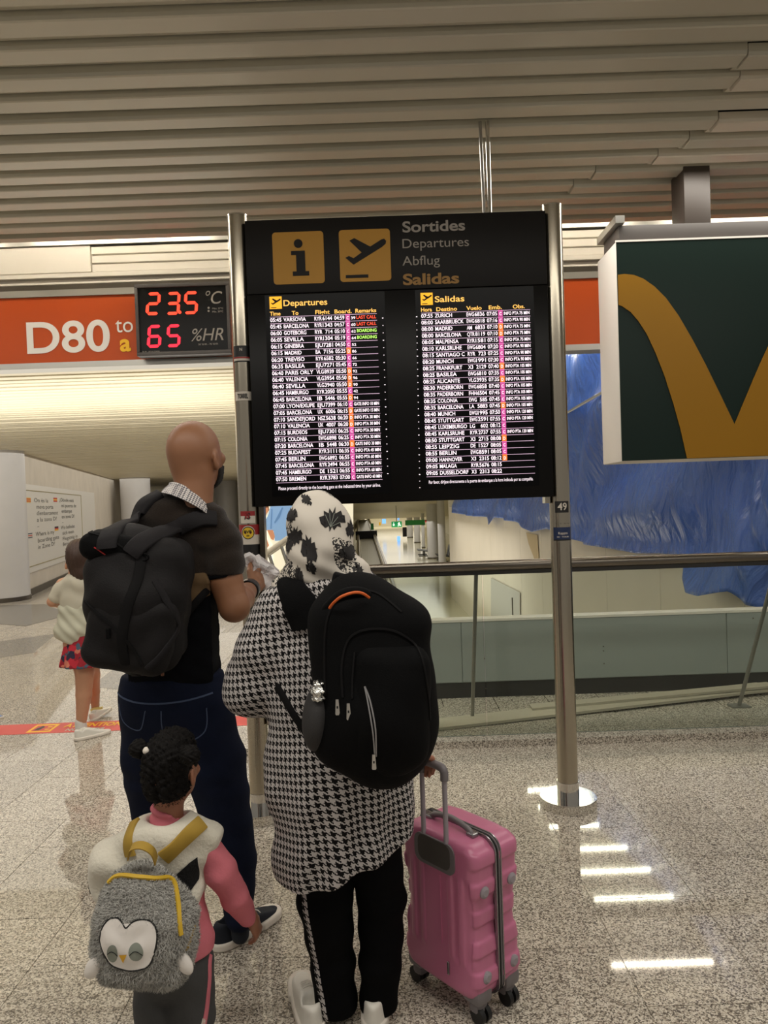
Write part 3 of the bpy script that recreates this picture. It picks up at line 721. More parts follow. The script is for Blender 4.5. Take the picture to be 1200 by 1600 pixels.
ptext(['Wo befindet', 'sich mein', 'Flugsteig in', 'Bereich D?'], .40, .44, 'poster_ink', ['flagyel', 'flagred', 'flagblk'])

# --- parapet and well
ytop = 5.57
zp = at(700, 970, ytop)[2]
mb = MB(); mb.bx(-.42, 6, ytop, ytop + .10, .115, zp - .012, 'parapet'); parapet = struct(mb, 'wall_parapet')
mb = MB(); mb.bx(-.42, 6, ytop - .012, ytop + .12, zp - .012, zp + .006, 'white'); mb.build('cap_strip', parapet)
mb = MB(); mb.bx(-.42, 6, ytop + .005, ytop + .10, -.006, .115, 'skirt'); struct(mb, 'baseboard_parapet')
xj = at(1136, 1040, ytop)[0]
for x0, x1 in ((-.42, .55), (.556, xj - .003), (xj + .003, xj + 1.55), (xj + 1.556, 6)):
    mb = MB(); mb.bx(x0, x1, ytop - .008, ytop, .12, zp - .014, 'parapet', .002)
    p_ = mb.build('panel', parapet)
for px, py in ((943, 1010), (943, 1017), (944, 1037), (757, 1029), (759, 1076), (1176, 1012), (1177, 966)):
    p = at(px, py, ytop - .012); mb = MB(); mb.cyl((p[0], ytop - .013, p[2]), (p[0], ytop - .006, p[2]), .005, 'steel_dk', 8); mb.build('rivet', parapet)
mb = MB(); mb.bx(VX0 - .1, 6, ytop + .1, ytop + .12, -3.3, .1, 'cream'); mb.bx(VX0 - .1, VX0, ytop + .1, 20, -3.3, -.3, 'cream'); mb.bx(-2.3, VX0, 20, 20.1, -3.3, -.3, 'cream'); mb.bx(-2.3, -2.2, 20, 44, -3.3, -.3, 'cream'); struct(mb, 'wall_well')
ZF = -3.3
mb = MB(); mb.bx(-8, 16, 5, 152, ZF - .1, ZF, 'hallfloor'); struct(mb, 'floor_hall')
mb = MB()
# well ceiling, flat over the tarpaulin then running down with the hall
mb.bx(-.8, 6, YB + .2, 17, 4.4, 4.5, 'slat_far'); mb.bx(-.9, -.8, YB + .2, 44, ZL - .0, 4.5, 'cream')
Yl, zl = 85, at(640, 808, 85)[2]
mb.add([(-4, 17, 4.4), (16, 17, 4.4), (16, Yl, zl), (-4, Yl, zl), (-4, 17, 4.5), (16, 17, 4.5), (16, Yl, zl + .1), (-4, Yl, zl + .1)], [[0, 1, 2, 3], [7, 6, 5, 4], [0, 4, 5, 1], [2, 6, 7, 3], [1, 5, 6, 2], [0, 3, 7, 4]], 'slat_far')
mb.bx(-8, 16, Yl, 152, zl, zl + .1, 'slat_far')
hc = struct(mb, 'ceiling_hall')
sp_ = np.array([0, Yl - 17, zl - 4.4]); sp_ /= np.linalg.norm(sp_)
up_ = np.array([0, -sp_[2], sp_[1]])
b = MB(); b.prism([(0, 0), (.04, -.10), (.5, -.10), (.56, 0)], (-4, 17, 4.4), sp_, up_, 20, 'slat_far', off=0); sl = b.build('ceiling_slat', hc)
copies(sl, [tuple(sp_ * (i * .9)) for i in range(75)], hc)
mb = MB(); mb.bx(-8, 16, 150, 150.2, ZF, 3, 'cream'); struct(mb, 'wall_far')
mb = MB(); mb.bx(-3.7, -3.5, 44, 150, ZF, 3, 'cream'); mb.bx(-3.6, -2.2, 44, 44.2, -3.3, 3, 'cream') ; struct(mb, 'wall_hall_left')
mb = MB(); mb.bx(9, 9.2, 36, 150, ZF, 3, 'cream'); mb.bx(3.3, 9, 37.5, 37.7, ZF + 0, 3, 'cream'); struct(mb, 'wall_hall_right')
# --- hoarding on the right side of the well
xw = lambda y: 4.0 - .0281 * (y - 8)
def hpt(px, py, off=0):            # pixel onto the hoarding plane
    d = ray(px, py); s_ = 0.0; lo_, hi_ = 1, 60
    for _ in range(50):
        m_ = (lo_ + hi_) / 2; x = d[0] * m_ / d[1]
        if x < xw(m_) - off: lo_ = m_
        else: hi_ = m_
    return m_, CAMH + d[2] * m_ / d[1]
ztop = at(697, 792, 36.5)[2]
hoard = thing('site_hoarding', 'long white site hoarding closing the right side of the well, under the blue sheet', 'hoarding', (3.6, 20, ZF))
ys = np.linspace(5.9, 36.5, 14)
for i in range(13):
    a = np.array([xw(ys[i]), ys[i], 0]); b_ = np.array([xw(ys[i + 1] - .012), ys[i + 1] - .012, 0]); d = (b_ - a) / np.linalg.norm(b_ - a); n = np.array([-d[1], d[0], 0])
    mb = MB(); mb.box((a + b_) / 2 - n * .06 + np.array([0, 0, (ZF + ztop) / 2]), (np.linalg.norm(b_ - a), .10, ztop - ZF), 'hoard', np.array([[d[0], -d[1], 0], [d[1], d[0], 0], [0, 0, 1]]))
    mb.build('panel', hoard)
def hquad(name, pts, m, off):
    V = []
    for px, py in pts:
        y, z = hpt(px, py, off); V.append((xw(y) - off, y, z))
    V2 = [(v[0] + off - .01, v[1], v[2]) for v in V]; k = len(V)
    return mesh_obj(name, V + V2, [list(range(k)), list(range(k, 2 * k))[::-1]] + [[i, k + i, k + (i + 1) % k, (i + 1) % k] for i in range(k)], m, hoard)
hquad('door_panel', [(767, 903), (812, 926), (812, 985), (767, 990)], 'hoard_d', .03)
hquad('stain', [(822, 832), (840, 836), (842, 872), (836, 876), (826, 850)], 'hoard_dirt', .008)
mb = MB(); y, z = hpt(803, 950); mb.bx(xw(y) - .06, xw(y) - .02, y - .02, y + .02, z - .3, z + .3, 'steel_dk'); mb.build('handle', hoard)
# upright studs outside the boards at the near end
# --- blue tarpaulin hung over the hoarding
hem = [(712, 801), (736, 806), (760, 808), (770, 820), (782, 808), (806, 815), (822, 824), (838, 831), (860, 826), (880, 836), (897, 839), (920, 847), (955, 852), (985, 858), (1018, 864), (1050, 864), (1085, 866), (1095, 903), (1110, 925), (1132, 930), (1168, 923), (1185, 944), (1235, 956)]
hy = []; hz = []
for px, py in hem:
    y, z = hpt(px, py, .12); hy.append(y); hz.append(z)
hy, hz = np.array(hy)[::-1], np.array(hz)[::-1]
ny_, nz_ = 420, 90
tt = np.linspace(0, 1, ny_); yy = 6.68 + (hy.max() - 6.68) * tt ** 1.6
V = []; zb = np.interp(yy, hy, hz)
for j in range(nz_):
    s_ = j / (nz_ - 1)
    zt_ = 4.38 - .10 * np.abs(np.sin(yy * 1.1))
    z = zb + (zt_ - zb) * s_
    dist = 1 / (yy / 12)
    fold = .12 * np.sin(yy * 4.3 * np.clip(12 / yy, .35, 1.6) - z * 1.9 + 1.4 * np.sin(z * 1.3 + yy * .6)) * (.35 + .65 * s_) + .08 * np.sin(yy * 2.1 + z * 3.3 + 2 * np.sin(yy * .9)) + .035 * np.sin(yy * 9 * np.clip(12 / yy, .3, 1.5) - z * 4.2 + np.sin(z * 3))
    swag = .16 * np.sin(np.clip((yy - 6) / 9, 0, 1) * PI) * (1 - s_) ** 2
    curl = .10 * np.exp(-((s_) / .03) ** 2)
    V += list(zip(xw(yy) - .17 - fold - swag - curl * .5, yy, z))
Fc = [[j * ny_ + i, j * ny_ + i + 1, (j + 1) * ny_ + i + 1, (j + 1) * ny_ + i] for j in range(nz_ - 1) for i in range(ny_ - 1)]
tp = mesh_obj('tarpaulin', V, Fc, 'tarp', None, 179)
sm = tp.modifiers.new('thickness', 'SOLIDIFY'); sm.thickness = .006
tag(tp, 'creased blue plastic tarpaulin hung over the white hoarding beside the well', 'tarpaulin')
a = hpt(889, 646, .3); b_ = hpt(952, 610, .3); mb = MB(); mb.cyl((xw(a[0]) - .36, a[0], a[1]), (xw(b_[0]) - .36, b_[0], b_[1]), .03, 'steel', 10)
p1 = np.array([xw(a[0]) - .36, a[0], a[1]]); p2 = np.array([xw(b_[0]) - .36, b_[0], b_[1]]); mb = MB(); mb.cyl(p1 - (p2 - p1) * .6, p2 + (p2 - p1) * 1.0, .025, 'alu', 10)
tag(mb.build('scaffold_pole', None, 40), 'grey scaffold pole running across the top of the blue tarpaulin', 'pole')
# --- lamps of the well (their reflections lie on the near floor)
names = ['nearest', 'second', 'third', 'fourth', 'fifth', 'sixth', 'seventh']
refl = [(1023, 1515, 160), (980, 1410, 125), (948, 1367, 126), (928, 1331, 116), (905, 1295, 112), (885, 1264, 105), (862, 1237, 92)]
for i, (px, py, wp) in enumerate(refl):
    vh = py - (785 - .0345 * (px - 600)); Y = (4.25 + 1.5) * F / vh; c = (( px - 600) / F * Y + .0345 * 0, Y, 4.25)
    lamp('well_lamp', (c[0] - .05, c[1], c[2]), wp / F * Y, names[i] + ' of the tube lamps in a row under the well ceiling, mirrored on the floor', 'tube lamps over the well')
# --- lower hall: walkways, columns, benches, signs
def wk(p, q_, z_, wd, m):
    pass
n1, n2 = at(579.5, 878, 48), at(566.8, 812, 107)
d = n2 - n1; n1e = n1 - d * .28
walk = thing('moving_walkway', 'long moving walkway sloping away down the left of the lower hall', 'walkway', n1)
def strip(mb, a, b_, x0, x1, z0, z1, m):
    V = [(p[0] + x, p[1], p[2] + z) for p in (a, b_) for x in (x0, x1) for z in (z0, z1)]
    mb.add(V, [[0, 1, 3, 2], [4, 6, 7, 5], [0, 4, 5, 1], [2, 3, 7, 6], [0, 2, 6, 4], [1, 5, 7, 3]], m)
mb = MB(); strip(mb, n1e, n2, -.6, .6, -.4, 0, 'belt'); mb.build('belt', walk)
for sx in (-1, 1):
    mb = MB(); strip(mb, n1e, n2, sx * .78 - .12, sx * .78 + .12, -.4, .35, 'white'); mb.build('balustrade', walk)
    mb = MB(); strip(mb, n1e, n2, sx * .78 - .06, sx * .78 + .06, .35, .45, 'steel_dk'); mb.build('handrail', walk)
p = min((n1 + d * q_ for q_ in np.linspace(0, 1, 200)), key=lambda q_: abs(pj(q_)[1] - 842)); mb = MB(); mb.bx(p[0] - 1.0, p[0] + 1.0, p[1], p[1] + 1, p[2] - .1, p[2] + .72, 'board2'); mb.build('end_box', walk)
for i, (px, py, wp, lb) in enumerate([(677.5, 873, 17, 'nearest broad white column right of the benches in the lower hall'), (652.5, 848, 9.5, 'mid-distance white column of the lower hall, left of the benches'), (641, 840, 9, 'far white column of the lower hall beside the dark doorway'), (662, 856, 5, 'slim white column between two broad ones in the lower hall'), (692, 884, 12, 'white column hard against the end of the hoarding')]):
    c = atz(px, py, ZF); r = wp / 2 / F * c[1]; top = (4.4 + (c[1] - 17) / (Yl - 17) * (zl - 4.4)) if c[1] < Yl else zl
    t_ = thing('hall_column', lb, 'column', (c[0], c[1] + r, ZF), 'columns of the lower hall')
    mb = MB(); mb.cyl((c[0], c[1] + r, ZF), (c[0], c[1] + r, top), r, 'column', 24); mb.build('shaft', t_, 40)
    mb = MB(); mb.cyl((c[0], c[1] + r, ZF), (c[0], c[1] + r, ZF + .1), r + .03, 'steel_dk', 24); mb.build('base_ring', t_, 40)
for i, (px, py, lb) in enumerate([(694, 878, 'dark grey bench seat nearer the hoarding in the lower hall'), (663, 869, 'dark grey bench seat farther left beside the slim column in the lower hall')]):
    c = atz(px, py, ZF); t_ = thing('waiting_bench', lb, 'bench', c, 'benches in the lower hall')
    for k in range(2):
        y0 = c[1] + k * 1.2
        mb = MB(); mb.box((c[0] - .05, y0 + .5, ZF + .45), (1.0, 1.0, .06), 'bench', roty(.12)); mb.build('seat', t_)
        mb = MB(); mb.box((c[0] + .5, y0 + .5, ZF + .85), (.06, 1.0, .8), 'bench', roty(.25)); mb.build('backrest', t_)
    mb = MB(); mb.bx(c[0] - .45, c[0] + .35, c[1] + .1, c[1] + .18, ZF, ZF + .06, 'bench'); mb.box((c[0] + .05, c[1] + .14, ZF + .23), (.08, .08, .46), 'bench'); mb.build('leg', t_)
    mb = MB(); mb.bx(c[0] - .45, c[0] + .35, c[1] + 2.0, c[1] + 2.08, ZF, ZF + .06, 'bench'); mb.box((c[0] + .05, c[1] + 2.04, ZF + .23), (.08, .08, .46), 'bench'); mb.build('leg', t_)
def hsign(name, px0, py0, px1, py1, Y, m, label, cat='sign', th=.08):
    a = at(px0, py0, Y); b_ = at(px1, py1, Y)
    t_ = thing(name, label, cat, ((a[0] + b_[0]) / 2, Y, min(a[2], b_[2])))
    mb = MB(); mb.bx(a[0], b_[0], Y, Y + th, b_[2], a[2], m); mb.build('board', t_)
    return t_, a, b_
t_, a, b_ = hsign('exit_sign', 611.5, 815, 628, 823.5, 56, 'exit', 'green hanging exit sign with arrow and running figure in the lower hall')
w_ = b_[0] - a[0]; h_ = a[2] - b_[2]; y_ = 55.97
mb = MB(); mb.prism([(.10, .5), (.22, .2), (.34, .5), (.25, .5), (.25, .85), (.19, .85), (.19, .5)], (a[0], y_, b_[2]), (w_, 0, 0), (0, 0, h_), .02, 'exit_w'); mb.build('arrow', t_)
mb = MB(); mb.prism([(.60, .15), (.68, .15), (.72, .45), (.80, .2), (.9, .2), (.84, .5), (.80, .85), (.70, .85), (.60, .6), (.66, .5)], (a[0], y_, b_[2]), (w_, 0, 0), (0, 0, h_), .02, 'exit_w'); mb.build('running_figure', t_)
mb = MB(); mb.cyl(((a[0] + b_[0]) / 2, 56.04, a[2]), ((a[0] + b_[0]) / 2, 56.04, a[2] + 1.2), .03, 'alu', 6); mb.build('hanger', t_)
hsign('info_screen', 597, 811, 603, 818, 110, 'scr_blue', 'small blue and white hanging screen at the far end of the lower hall', 'screen')
hsign('info_screen', 621, 808, 624, 813, 100, 'scr_blue', 'tiny blue hanging screen above the exit sign in the lower hall', 'screen')
t_, a, b_ = hsign('upright_screen', 620.5, 838, 625.5, 848, 90, 'scr_blue', 'bright blue upright screen standing on the lower hall floor below the exit sign', 'screen')
mb = MB(); mb.bx(a[0], b_[0], 90, 90.3, ZF, b_[2], 'board'); mb.build('stand', t_)
hsign('yellow_sign', 592, 816, 595, 821, 105, 'yellow_txt', 'small yellow sign next to the far blue screen of the lower hall')
hsign('green_sign', 579, 818, 584, 828, 70, 'greensh', 'small green sign standing beside the moving walkway')
hsign('red_cabinet', 664, 812, 668, 816, 62, 'flagred', 'small red fire sign on a column of the lower hall')
hsign('dark_doorway', 629, 824, 636, 838.5, 92, 'board', 'black doorway between the far columns of the lower hall', 'doorway', .5)
hsign('green_banner', 633, 813, 664, 820, 75, 'greensh', 'long pale green hanging gate sign right of the exit sign')[0]
# --- lit advert behind the signpost, and the white ramp rail in front of it
YA = 12.0
ap = thing('lit_advert', 'backlit advert of a person in a denim shirt and a person in a cream blouse', 'advert', at(470, 900, YA))
def aq(name, poly, m, off=.0):
    P = [at(a_, b2, YA) for a_, b2 in poly]
    mb = MB(); mb.prism([(p[0], p[2]) for p in P], (0, YA - off, 0), XU, ZU, .01, m); return mb.build(name, ap)
aq('panel', [(406, 740), (552, 735), (552, 905), (408, 915)], 'ad_bg')
mb = MB()
for a_, b2 in (((404, 740), (406.5, 915)),): 
    p, q_ = at(401.5, 740, YA), at(403, 915, YA); mb.bx(p[0], p[0] + .055, YA - .03, YA + .05, q_[2], p[2], 'ad_blue')
mb.build('frame', ap)
aq('blouse_print', [(405.5, 806), (412, 804), (418, 808), (418, 838), (426, 852), (427, 880), (405.5, 885)], 'ad_cream', .012)
aq('hair_print', [(405.5, 792), (420, 791), (421, 797), (415, 806), (406, 808)], 'ad_hair', .024)
aq('face_print', [(411, 794), (419.5, 793), (420, 799), (416, 804), (412, 802)], 'ad_skin', .036)
aq('arm_print', [(411, 838), (416, 838), (421, 852), (418, 856), (415, 852)], 'ad_skin', .036)
aq('denim_print', [(423, 791), (470, 789), (470, 842), (430, 845), (428, 830), (414, 828), (416, 812), (420, 803)], 'ad_denim', .024)
aq('denim_fold', [(424.5, 795), (426, 795), (425, 826), (423, 826)], 'ad_denim2', .036)
aq('denim_fold', [(441, 793), (443, 793), (438, 808), (430, 818), (429, 816)], 'ad_denim2', .036)
aq('forearm_print', [(418, 828), (427, 828), (430, 838), (428, 844), (424, 842)], 'ad_skin', .036)
YR = 9.0
rl = thing('ramp_railing', 'white sloping ramp railing with slanted balusters in front of the lit advert', 'railing', at(430, 900, YR))
P = [at(400, 876, YR), at(500, 806, YR)]
mb = MB(); mb.tube([P[0], P[1]], .035, 'white', 10); mb.build('handrail', rl, 50)
mb = MB(); mb.tube([at(400, 881, YR), at(500, 811.5, YR)], .018, 'white', 8); mb.build('lower_rail', rl, 50)
for a_ in (419, 438, 457, 476, 495):
    mb = MB(); yb = 876 - (a_ - 400) * .7; mb.cyl(at(a_, yb, YR), at(a_ + 11, yb + 32, YR), .02, 'alu', 8); mb.build('baluster', rl)
mb = MB(); mb.tube([at(408, 916, YR), at(510, 846, YR)], .03, 'white', 8); mb.build('base_rail', rl, 50)
# --- balustrade: granite kerb, glass, handrail, raking struts, planks
yk = 4.42
mb = MB(); mb.bx(-.95, 6, yk, yk + .10, -.003, .045, 'terr'); struct(mb, 'trim_3')
bal = thing('glass_balustrade', 'glass balustrade with a dark steel handrail in front of the well', 'balustrade', (1.2, yk + .05, .045))
zr = at(700, 886, yk + .12)[2]
mb = MB(); mb.cyl((-.62, yk + .10, zr), (6, yk + .10, zr), .033, 'steel_dk', 20); mb.build('handrail', bal, 50)
mb = MB(); mb.bx(-.62, 6, yk + .085, yk + .115, zr - .052, zr - .028, 'skirt'); mb.build('glazing_channel', bal)
gx = [-.62, at(760, 1000, yk)[0], 2.6, 4.4, 6]
for i in range(4):
    mb = MB(); mb.bx(gx[i] + .004, gx[i + 1] - .004, yk + .094, yk + .106, .046, zr - .04, 'glass'); mb.build('glass_pane', bal)
for pb, pt in (((738, 1121), (753, 893)), ((1155, 1102), None)):
    a = atz(pb[0], pb[1], .008); top = np.array([a[0] + .0, yk + .13, zr - .02])
    mb = MB(); mb.cyl(a, top, .013, 'strutpaint', 10); mb.build('raking_strut', bal, 50)
    mb = MB(); mb.box(a - np.array([0, 0, .004]), (.13, .09, .010), 'strutpaint'); mb.build('base_plate', bal)
def plank(px0, py0, px1, py1, px2, py2, th, lb, z0=.0, z1=.0):
    a, b_ = atz(px0, py0, z0 + th), atz(px1, py1, z1 + th); c = atz(px2, py2, z0 + th)
    w3 = (c - a) * np.array([0, 1, 0]); V = [a, b_, b_ + w3, a + w3]; V = V + [v - np.array([0, 0, th - .002]) for v in V]
    o = mesh_obj('plank', V, [[0, 1, 2, 3], [7, 6, 5, 4], [0, 4, 5, 1], [1, 5, 6, 2], [2, 6, 7, 3], [3, 7, 4, 0]], 'wood')
    tag(o, lb, 'plank', 'planks lying behind the glass')
plank(672, 1139, 1205, 1077, 672, 1124, .02, 'longer dusty plank lying nearest the glass and rising to the right', 0, .02)
plank(832, 1107, 1210, 1071, 832, 1100, .02, 'shorter dusty plank lying against the parapet foot on the right', .021, .045)

# ================================================================== signs
YS = 3.5
def bp(px, py, y=YS): return at(px, py, y)
TLc, TRc, BLc, BRc = bp(381, 343), bp(851, 330), bp(400, 792), bp(866, 776)
bx0, bx1 = (TLc[0] + BLc[0]) / 2, (TRc[0] + BRc[0]) / 2; bz1, bz0 = (TLc[2] + TRc[2]) / 2, (BLc[2] + BRc[2]) / 2
sign = thing('departures_sign', 'large black flight information board between two steel posts', 'sign', ((bx0 + bx1) / 2, YS + .1, 0))
zm = .5 * (bp(400, 457)[2] + bp(850, 447)[2])
mb = MB(); mb.bx(bx0, bx1, YS, YS + .16, zm, bz1, 'board', .004); mb.build('header_box', sign, 30)
mb = MB(); mb.bx(bx0, bx1, YS - .004, YS + .16, bz0, zm - .003, 'board2', .004); mb.build('screen_box', sign, 30)
for k, (pt, pb) in enumerate((((366, 340), (407, 1288)), ((867, 324), (892, 1265)))):
    xp = (bp(*pt, YS + .05)[0] + atz(*pb, 0)[0]) / 2
    xp = bx0 - .042 if k == 0 else bx1 + .042
    zt_ = bp(*pt, YS + .06)[2]
    mb = MB(); mb.cyl((xp, YS + .06, .05), (xp, YS + .06, zt_), .049, 'steel', 40); mb.cyl((xp, YS + .06, zt_), (xp, YS + .06, zt_ + .006), .05, 'chrome', 40); po = mb.build('post', sign, 40)
    mb = MB(); mb.cyl((xp, YS + .06, .045), (xp, YS + .06, .12), .052, 'chrome', 40); mb.build('sleeve', po, 40)
    mb = MB(); mb.cyl((xp, YS + .06, .0), (xp, YS + .06, .042), .135, 'chrome', 56); mb.cyl((xp, YS + .06, .042), (xp, YS + .06, .046), .133, 'chrome', 56); mb.build('foot_disc', po, 40)
    sx = 1 if k == 0 else -1
    mb = MB(); x_ = xp + sx * .052; mb.bx(min(x_, x_ + sx * .024), max(x_, x_ + sx * .024), YS + .03, YS + .09, bz0 - (1.05 if k == 0 else .03), bz1, 'steel'); mb.build('edge_channel', sign)
    globals()['post%d' % k] = po; globals()['xp%d' % k] = xp
def stick(po, xp, px, py0, py1, m, name='sticker', half=.85, off=.0008):
    z0, z1 = bp(px, py1, YS)[2], bp(px, py0, YS)[2]; r = .0495 + off; V = []; n = 12
    for i in range(n + 1):
        t_ = -PI / 2 + half * (2 * i / n - 1)
        for z in (z0, z1): V.append((xp + r * math.cos(t_), YS + .06 + r * math.sin(t_), z))
    return mesh_obj(name, V, [[2 * i, 2 * i + 2, 2 * i + 3, 2 * i + 1] for i in range(n)], m, po, 60), z0, z1
def ptxt(po, xp, body, zc, h, m, wd, bold=.02):
    V, Fc = text_geo(body, bold); x0, x1 = V[:, 0].min(), V[:, 0].max(); s_ = h / .73; r = .0526
    th = ((V[:, 0] - (x0 + x1) / 2) / (x1 - x0) * wd) / r - PI / 2
    W = np.stack([xp + r * np.cos(th), YS + .06 + r * np.sin(th), zc + V[:, 1] * s_ - h / 2], 1); mesh_obj('lettering', W, Fc, m, po)
stick(post0, xp0, 380, 539, 556, 'sblack'); stick(post0, xp0, 380, 556.5, 559, 'sredw'); stick(post0, xp0, 380, 559, 562.5, 'swhite'); stick(post0, xp0, 380, 562.5, 564.5, 'sblack')
ptxt(post0, xp0, 'N', bp(380, 545)[2], .014, 'swhite', .012)
stick(post0, xp0, 380, 611, 625, 'swhite', off=.0006); ptxt(post0, xp0, 'TORREL', bp(380, 618)[2], .022, 'sblack', .052, .04)
stick(post0, xp0, 380, 799, 806.5, 'sredw', half=.75); stick(post0, xp0, 380, 806.5, 818, 'swhite', half=.75)
ptxt(post0, xp0, 'B', bp(380, 806)[2], .026, 'sredw', .02, .03)
stick(post0, xp0, 388, 820, 836, 'sredw', half=1.3); stick(post0, xp0, 388, 836, 851, 'swhite', half=1.3); stick(post0, xp0, 388, 851, 854, 'sblack', half=1.3, off=.001); stick(post0, xp0, 388, 854, 873, 'sblack', half=1.3)
def pdisc(po, xp, zc, r0, r1, m, off):
    V = []; n = 28
    for i in range(n):
        for r in (r0, r1):
            a = 2 * PI * i / n; th = (r * math.cos(a)) / .05 - PI / 2; V.append((xp + (.0498 + off) * math.cos(th), YS + .06 + (.0498 + off) * math.sin(th), zc + r * math.sin(a)))
    mesh_obj('badge', V, [[2 * i, (2 * i + 2) % (2 * n), (2 * i + 3) % (2 * n), 2 * i + 1] for i in range(n)], m, po, 60)
zc = bp(386, 833)[2]; pdisc(post0, xp0, zc, .0, .034, 'swhite', .0010); pdisc(post0, xp0, zc, .0, .030, 'sblack', .0014); pdisc(post0, xp0, zc, 0, .026, 'syel', .0018)
ptxt(post0, xp0, 'BVB', zc + .006, .013, 'sblack', .038, .03); ptxt(post0, xp0, '09', zc - .013, .008, 'sblack', .014, .03)
ptxt(post0, xp0, 'KRISEN', bp(386, 866)[2], .012, 'swhite', .04); ptxt(post0, xp0, '/S', bp(394, 806)[2], .03, 'sblack', .03, .03)
stick(post1, xp1, 880, 783, 801, 'sblack', half=.7); ptxt(post1, xp1, '49', bp(880, 791)[2], .035, 'swhite', .045, .02)
ptxt(post1, xp1, '· · · ·', bp(880, 818)[2], .006, 'sblack', .07, .05)
stick(post1, xp1, 880, 824, 843, 'snavy', half=.95); stick(post1, xp1, 880, 843, 845, 'sblack', half=.95)
ptxt(post1, xp1, 'Kapptn', bp(880, 833)[2], .012, 'swhite', .045, .01); ptxt(post1, xp1, '34 · TOUR', bp(880, 839)[2], .006, 'swhite', .06)
mb = MB(); p = bp(374, 805)
# hanging rod and cable
p = bp(765, 300, YS + .08); mb = MB(); mb.cyl((p[0], YS + .09, bz1), (p[0], YS + .09, HC), .010, 'chrome', 12); mb.cyl((p[0] - .028, YS + .09, bz1), (p[0] - .034, YS + .09, HC), .008, 'alu', 8); mb.build('hanging_rod', sign, 50)
# header pictograms and words
def rrect(x0, x1, z0, z1, r, n=6):
    out = []
    for cx_, cz_, a0_ in ((x1 - r, z1 - r, 0), (x0 + r, z1 - r, 90), (x0 + r, z0 + r, 180), (x1 - r, z0 + r, 270)):
        for i in range(n + 1):
            a = math.radians(a0_ + 90 * i / n); out.append((cx_ + r * math.cos(a), cz_ + r * math.sin(a)))
    return out
plane_ = [(1100, 290), (1114, 306), (1110, 328), (1080, 352), (860, 478), (800, 425), (827, 412), (862, 430), (925, 388), (835, 296), (872, 278), (992, 346), (1080, 294)]
def icon_plane(mb, x0, z0, s_, m, y, t_=.002):        # s_ = side of the square
    q_ = [((a - 755) / 390 * s_ + x0, (607 - b2) / 390 * s_ + z0) for a, b2 in plane_]
    mb.prism(q_, (0, y, 0), XU, ZU, t_, m)
    mb.prism([(x0 + .11 * s_, z0 + .07 * s_), (x0 + .55 * s_, z0 + .07 * s_), (x0 + .55 * s_, z0 + .13 * s_), (x0 + .11 * s_, z0 + .13 * s_)], (0, y, 0), XU, ZU, t_, m)
a, b_ = bp(428, 445), bp(505, 365); s_ = b_[0] - a[0]
mb = MB(); mb.prism(rrect(a[0], b_[0], a[2], a[2] + s_ * 1.01, .016), (0, YS, 0), XU, ZU, .002, 'signyel'); ic = mb.build('information_pictogram', sign)
mb = MB(); cx_ = (a[0] + b_[0]) / 2; z0 = a[2]
I = [(-.12, .155), (.20, .155), (.20, .24), (.13, .24), (.13, .64), (-.14, .64), (-.14, .56), (-.045, .56), (-.045, .24), (-.12, .24)]
mb.prism([(cx_ + u * s_, z0 + v * s_) for u, v in I], (0, YS - .002, 0), XU, ZU, .002, 'board')
mb.prism([(cx_ + (.005 + .085 * math.cos(i * PI / 12)) * s_, z0 + (.78 + .085 * math.sin(i * PI / 12)) * s_) for i in range(24)], (0, YS - .002, 0), XU, ZU, .002, 'board'); mb.build('letter', ic)
a, b_ = bp(532, 441), bp(609, 362); s_ = b_[0] - a[0]
mb = MB(); mb.prism(rrect(a[0], b_[0], a[2], a[2] + s_ * 1.01, .016), (0, YS, 0), XU, ZU, .002, 'signyel'); ic = mb.build('take_off_pictogram', sign)
mb = MB(); icon_plane(mb, a[0], a[2], s_, 'board', YS - .002); mb.build('aeroplane', ic)
for body, px, py, wpx, hpx, m, bo in (('Sortides', 629, 363, 97, 17, 'signgrey', .022), ('Departures', 629, 388, 103, 15, 'signgrey', 0), ('Abflug', 629, 415, 58, 15, 'signgrey', 0), ('Salidas', 630, 445, 87, 17, 'signgold', .03)):
    mb = MB(); add_text(mb, body, bp(px, py, YS), XU, ZU, hpx / F * YS, m, width=wpx / F * YS, bold=bo); mb.build('lettering', sign)
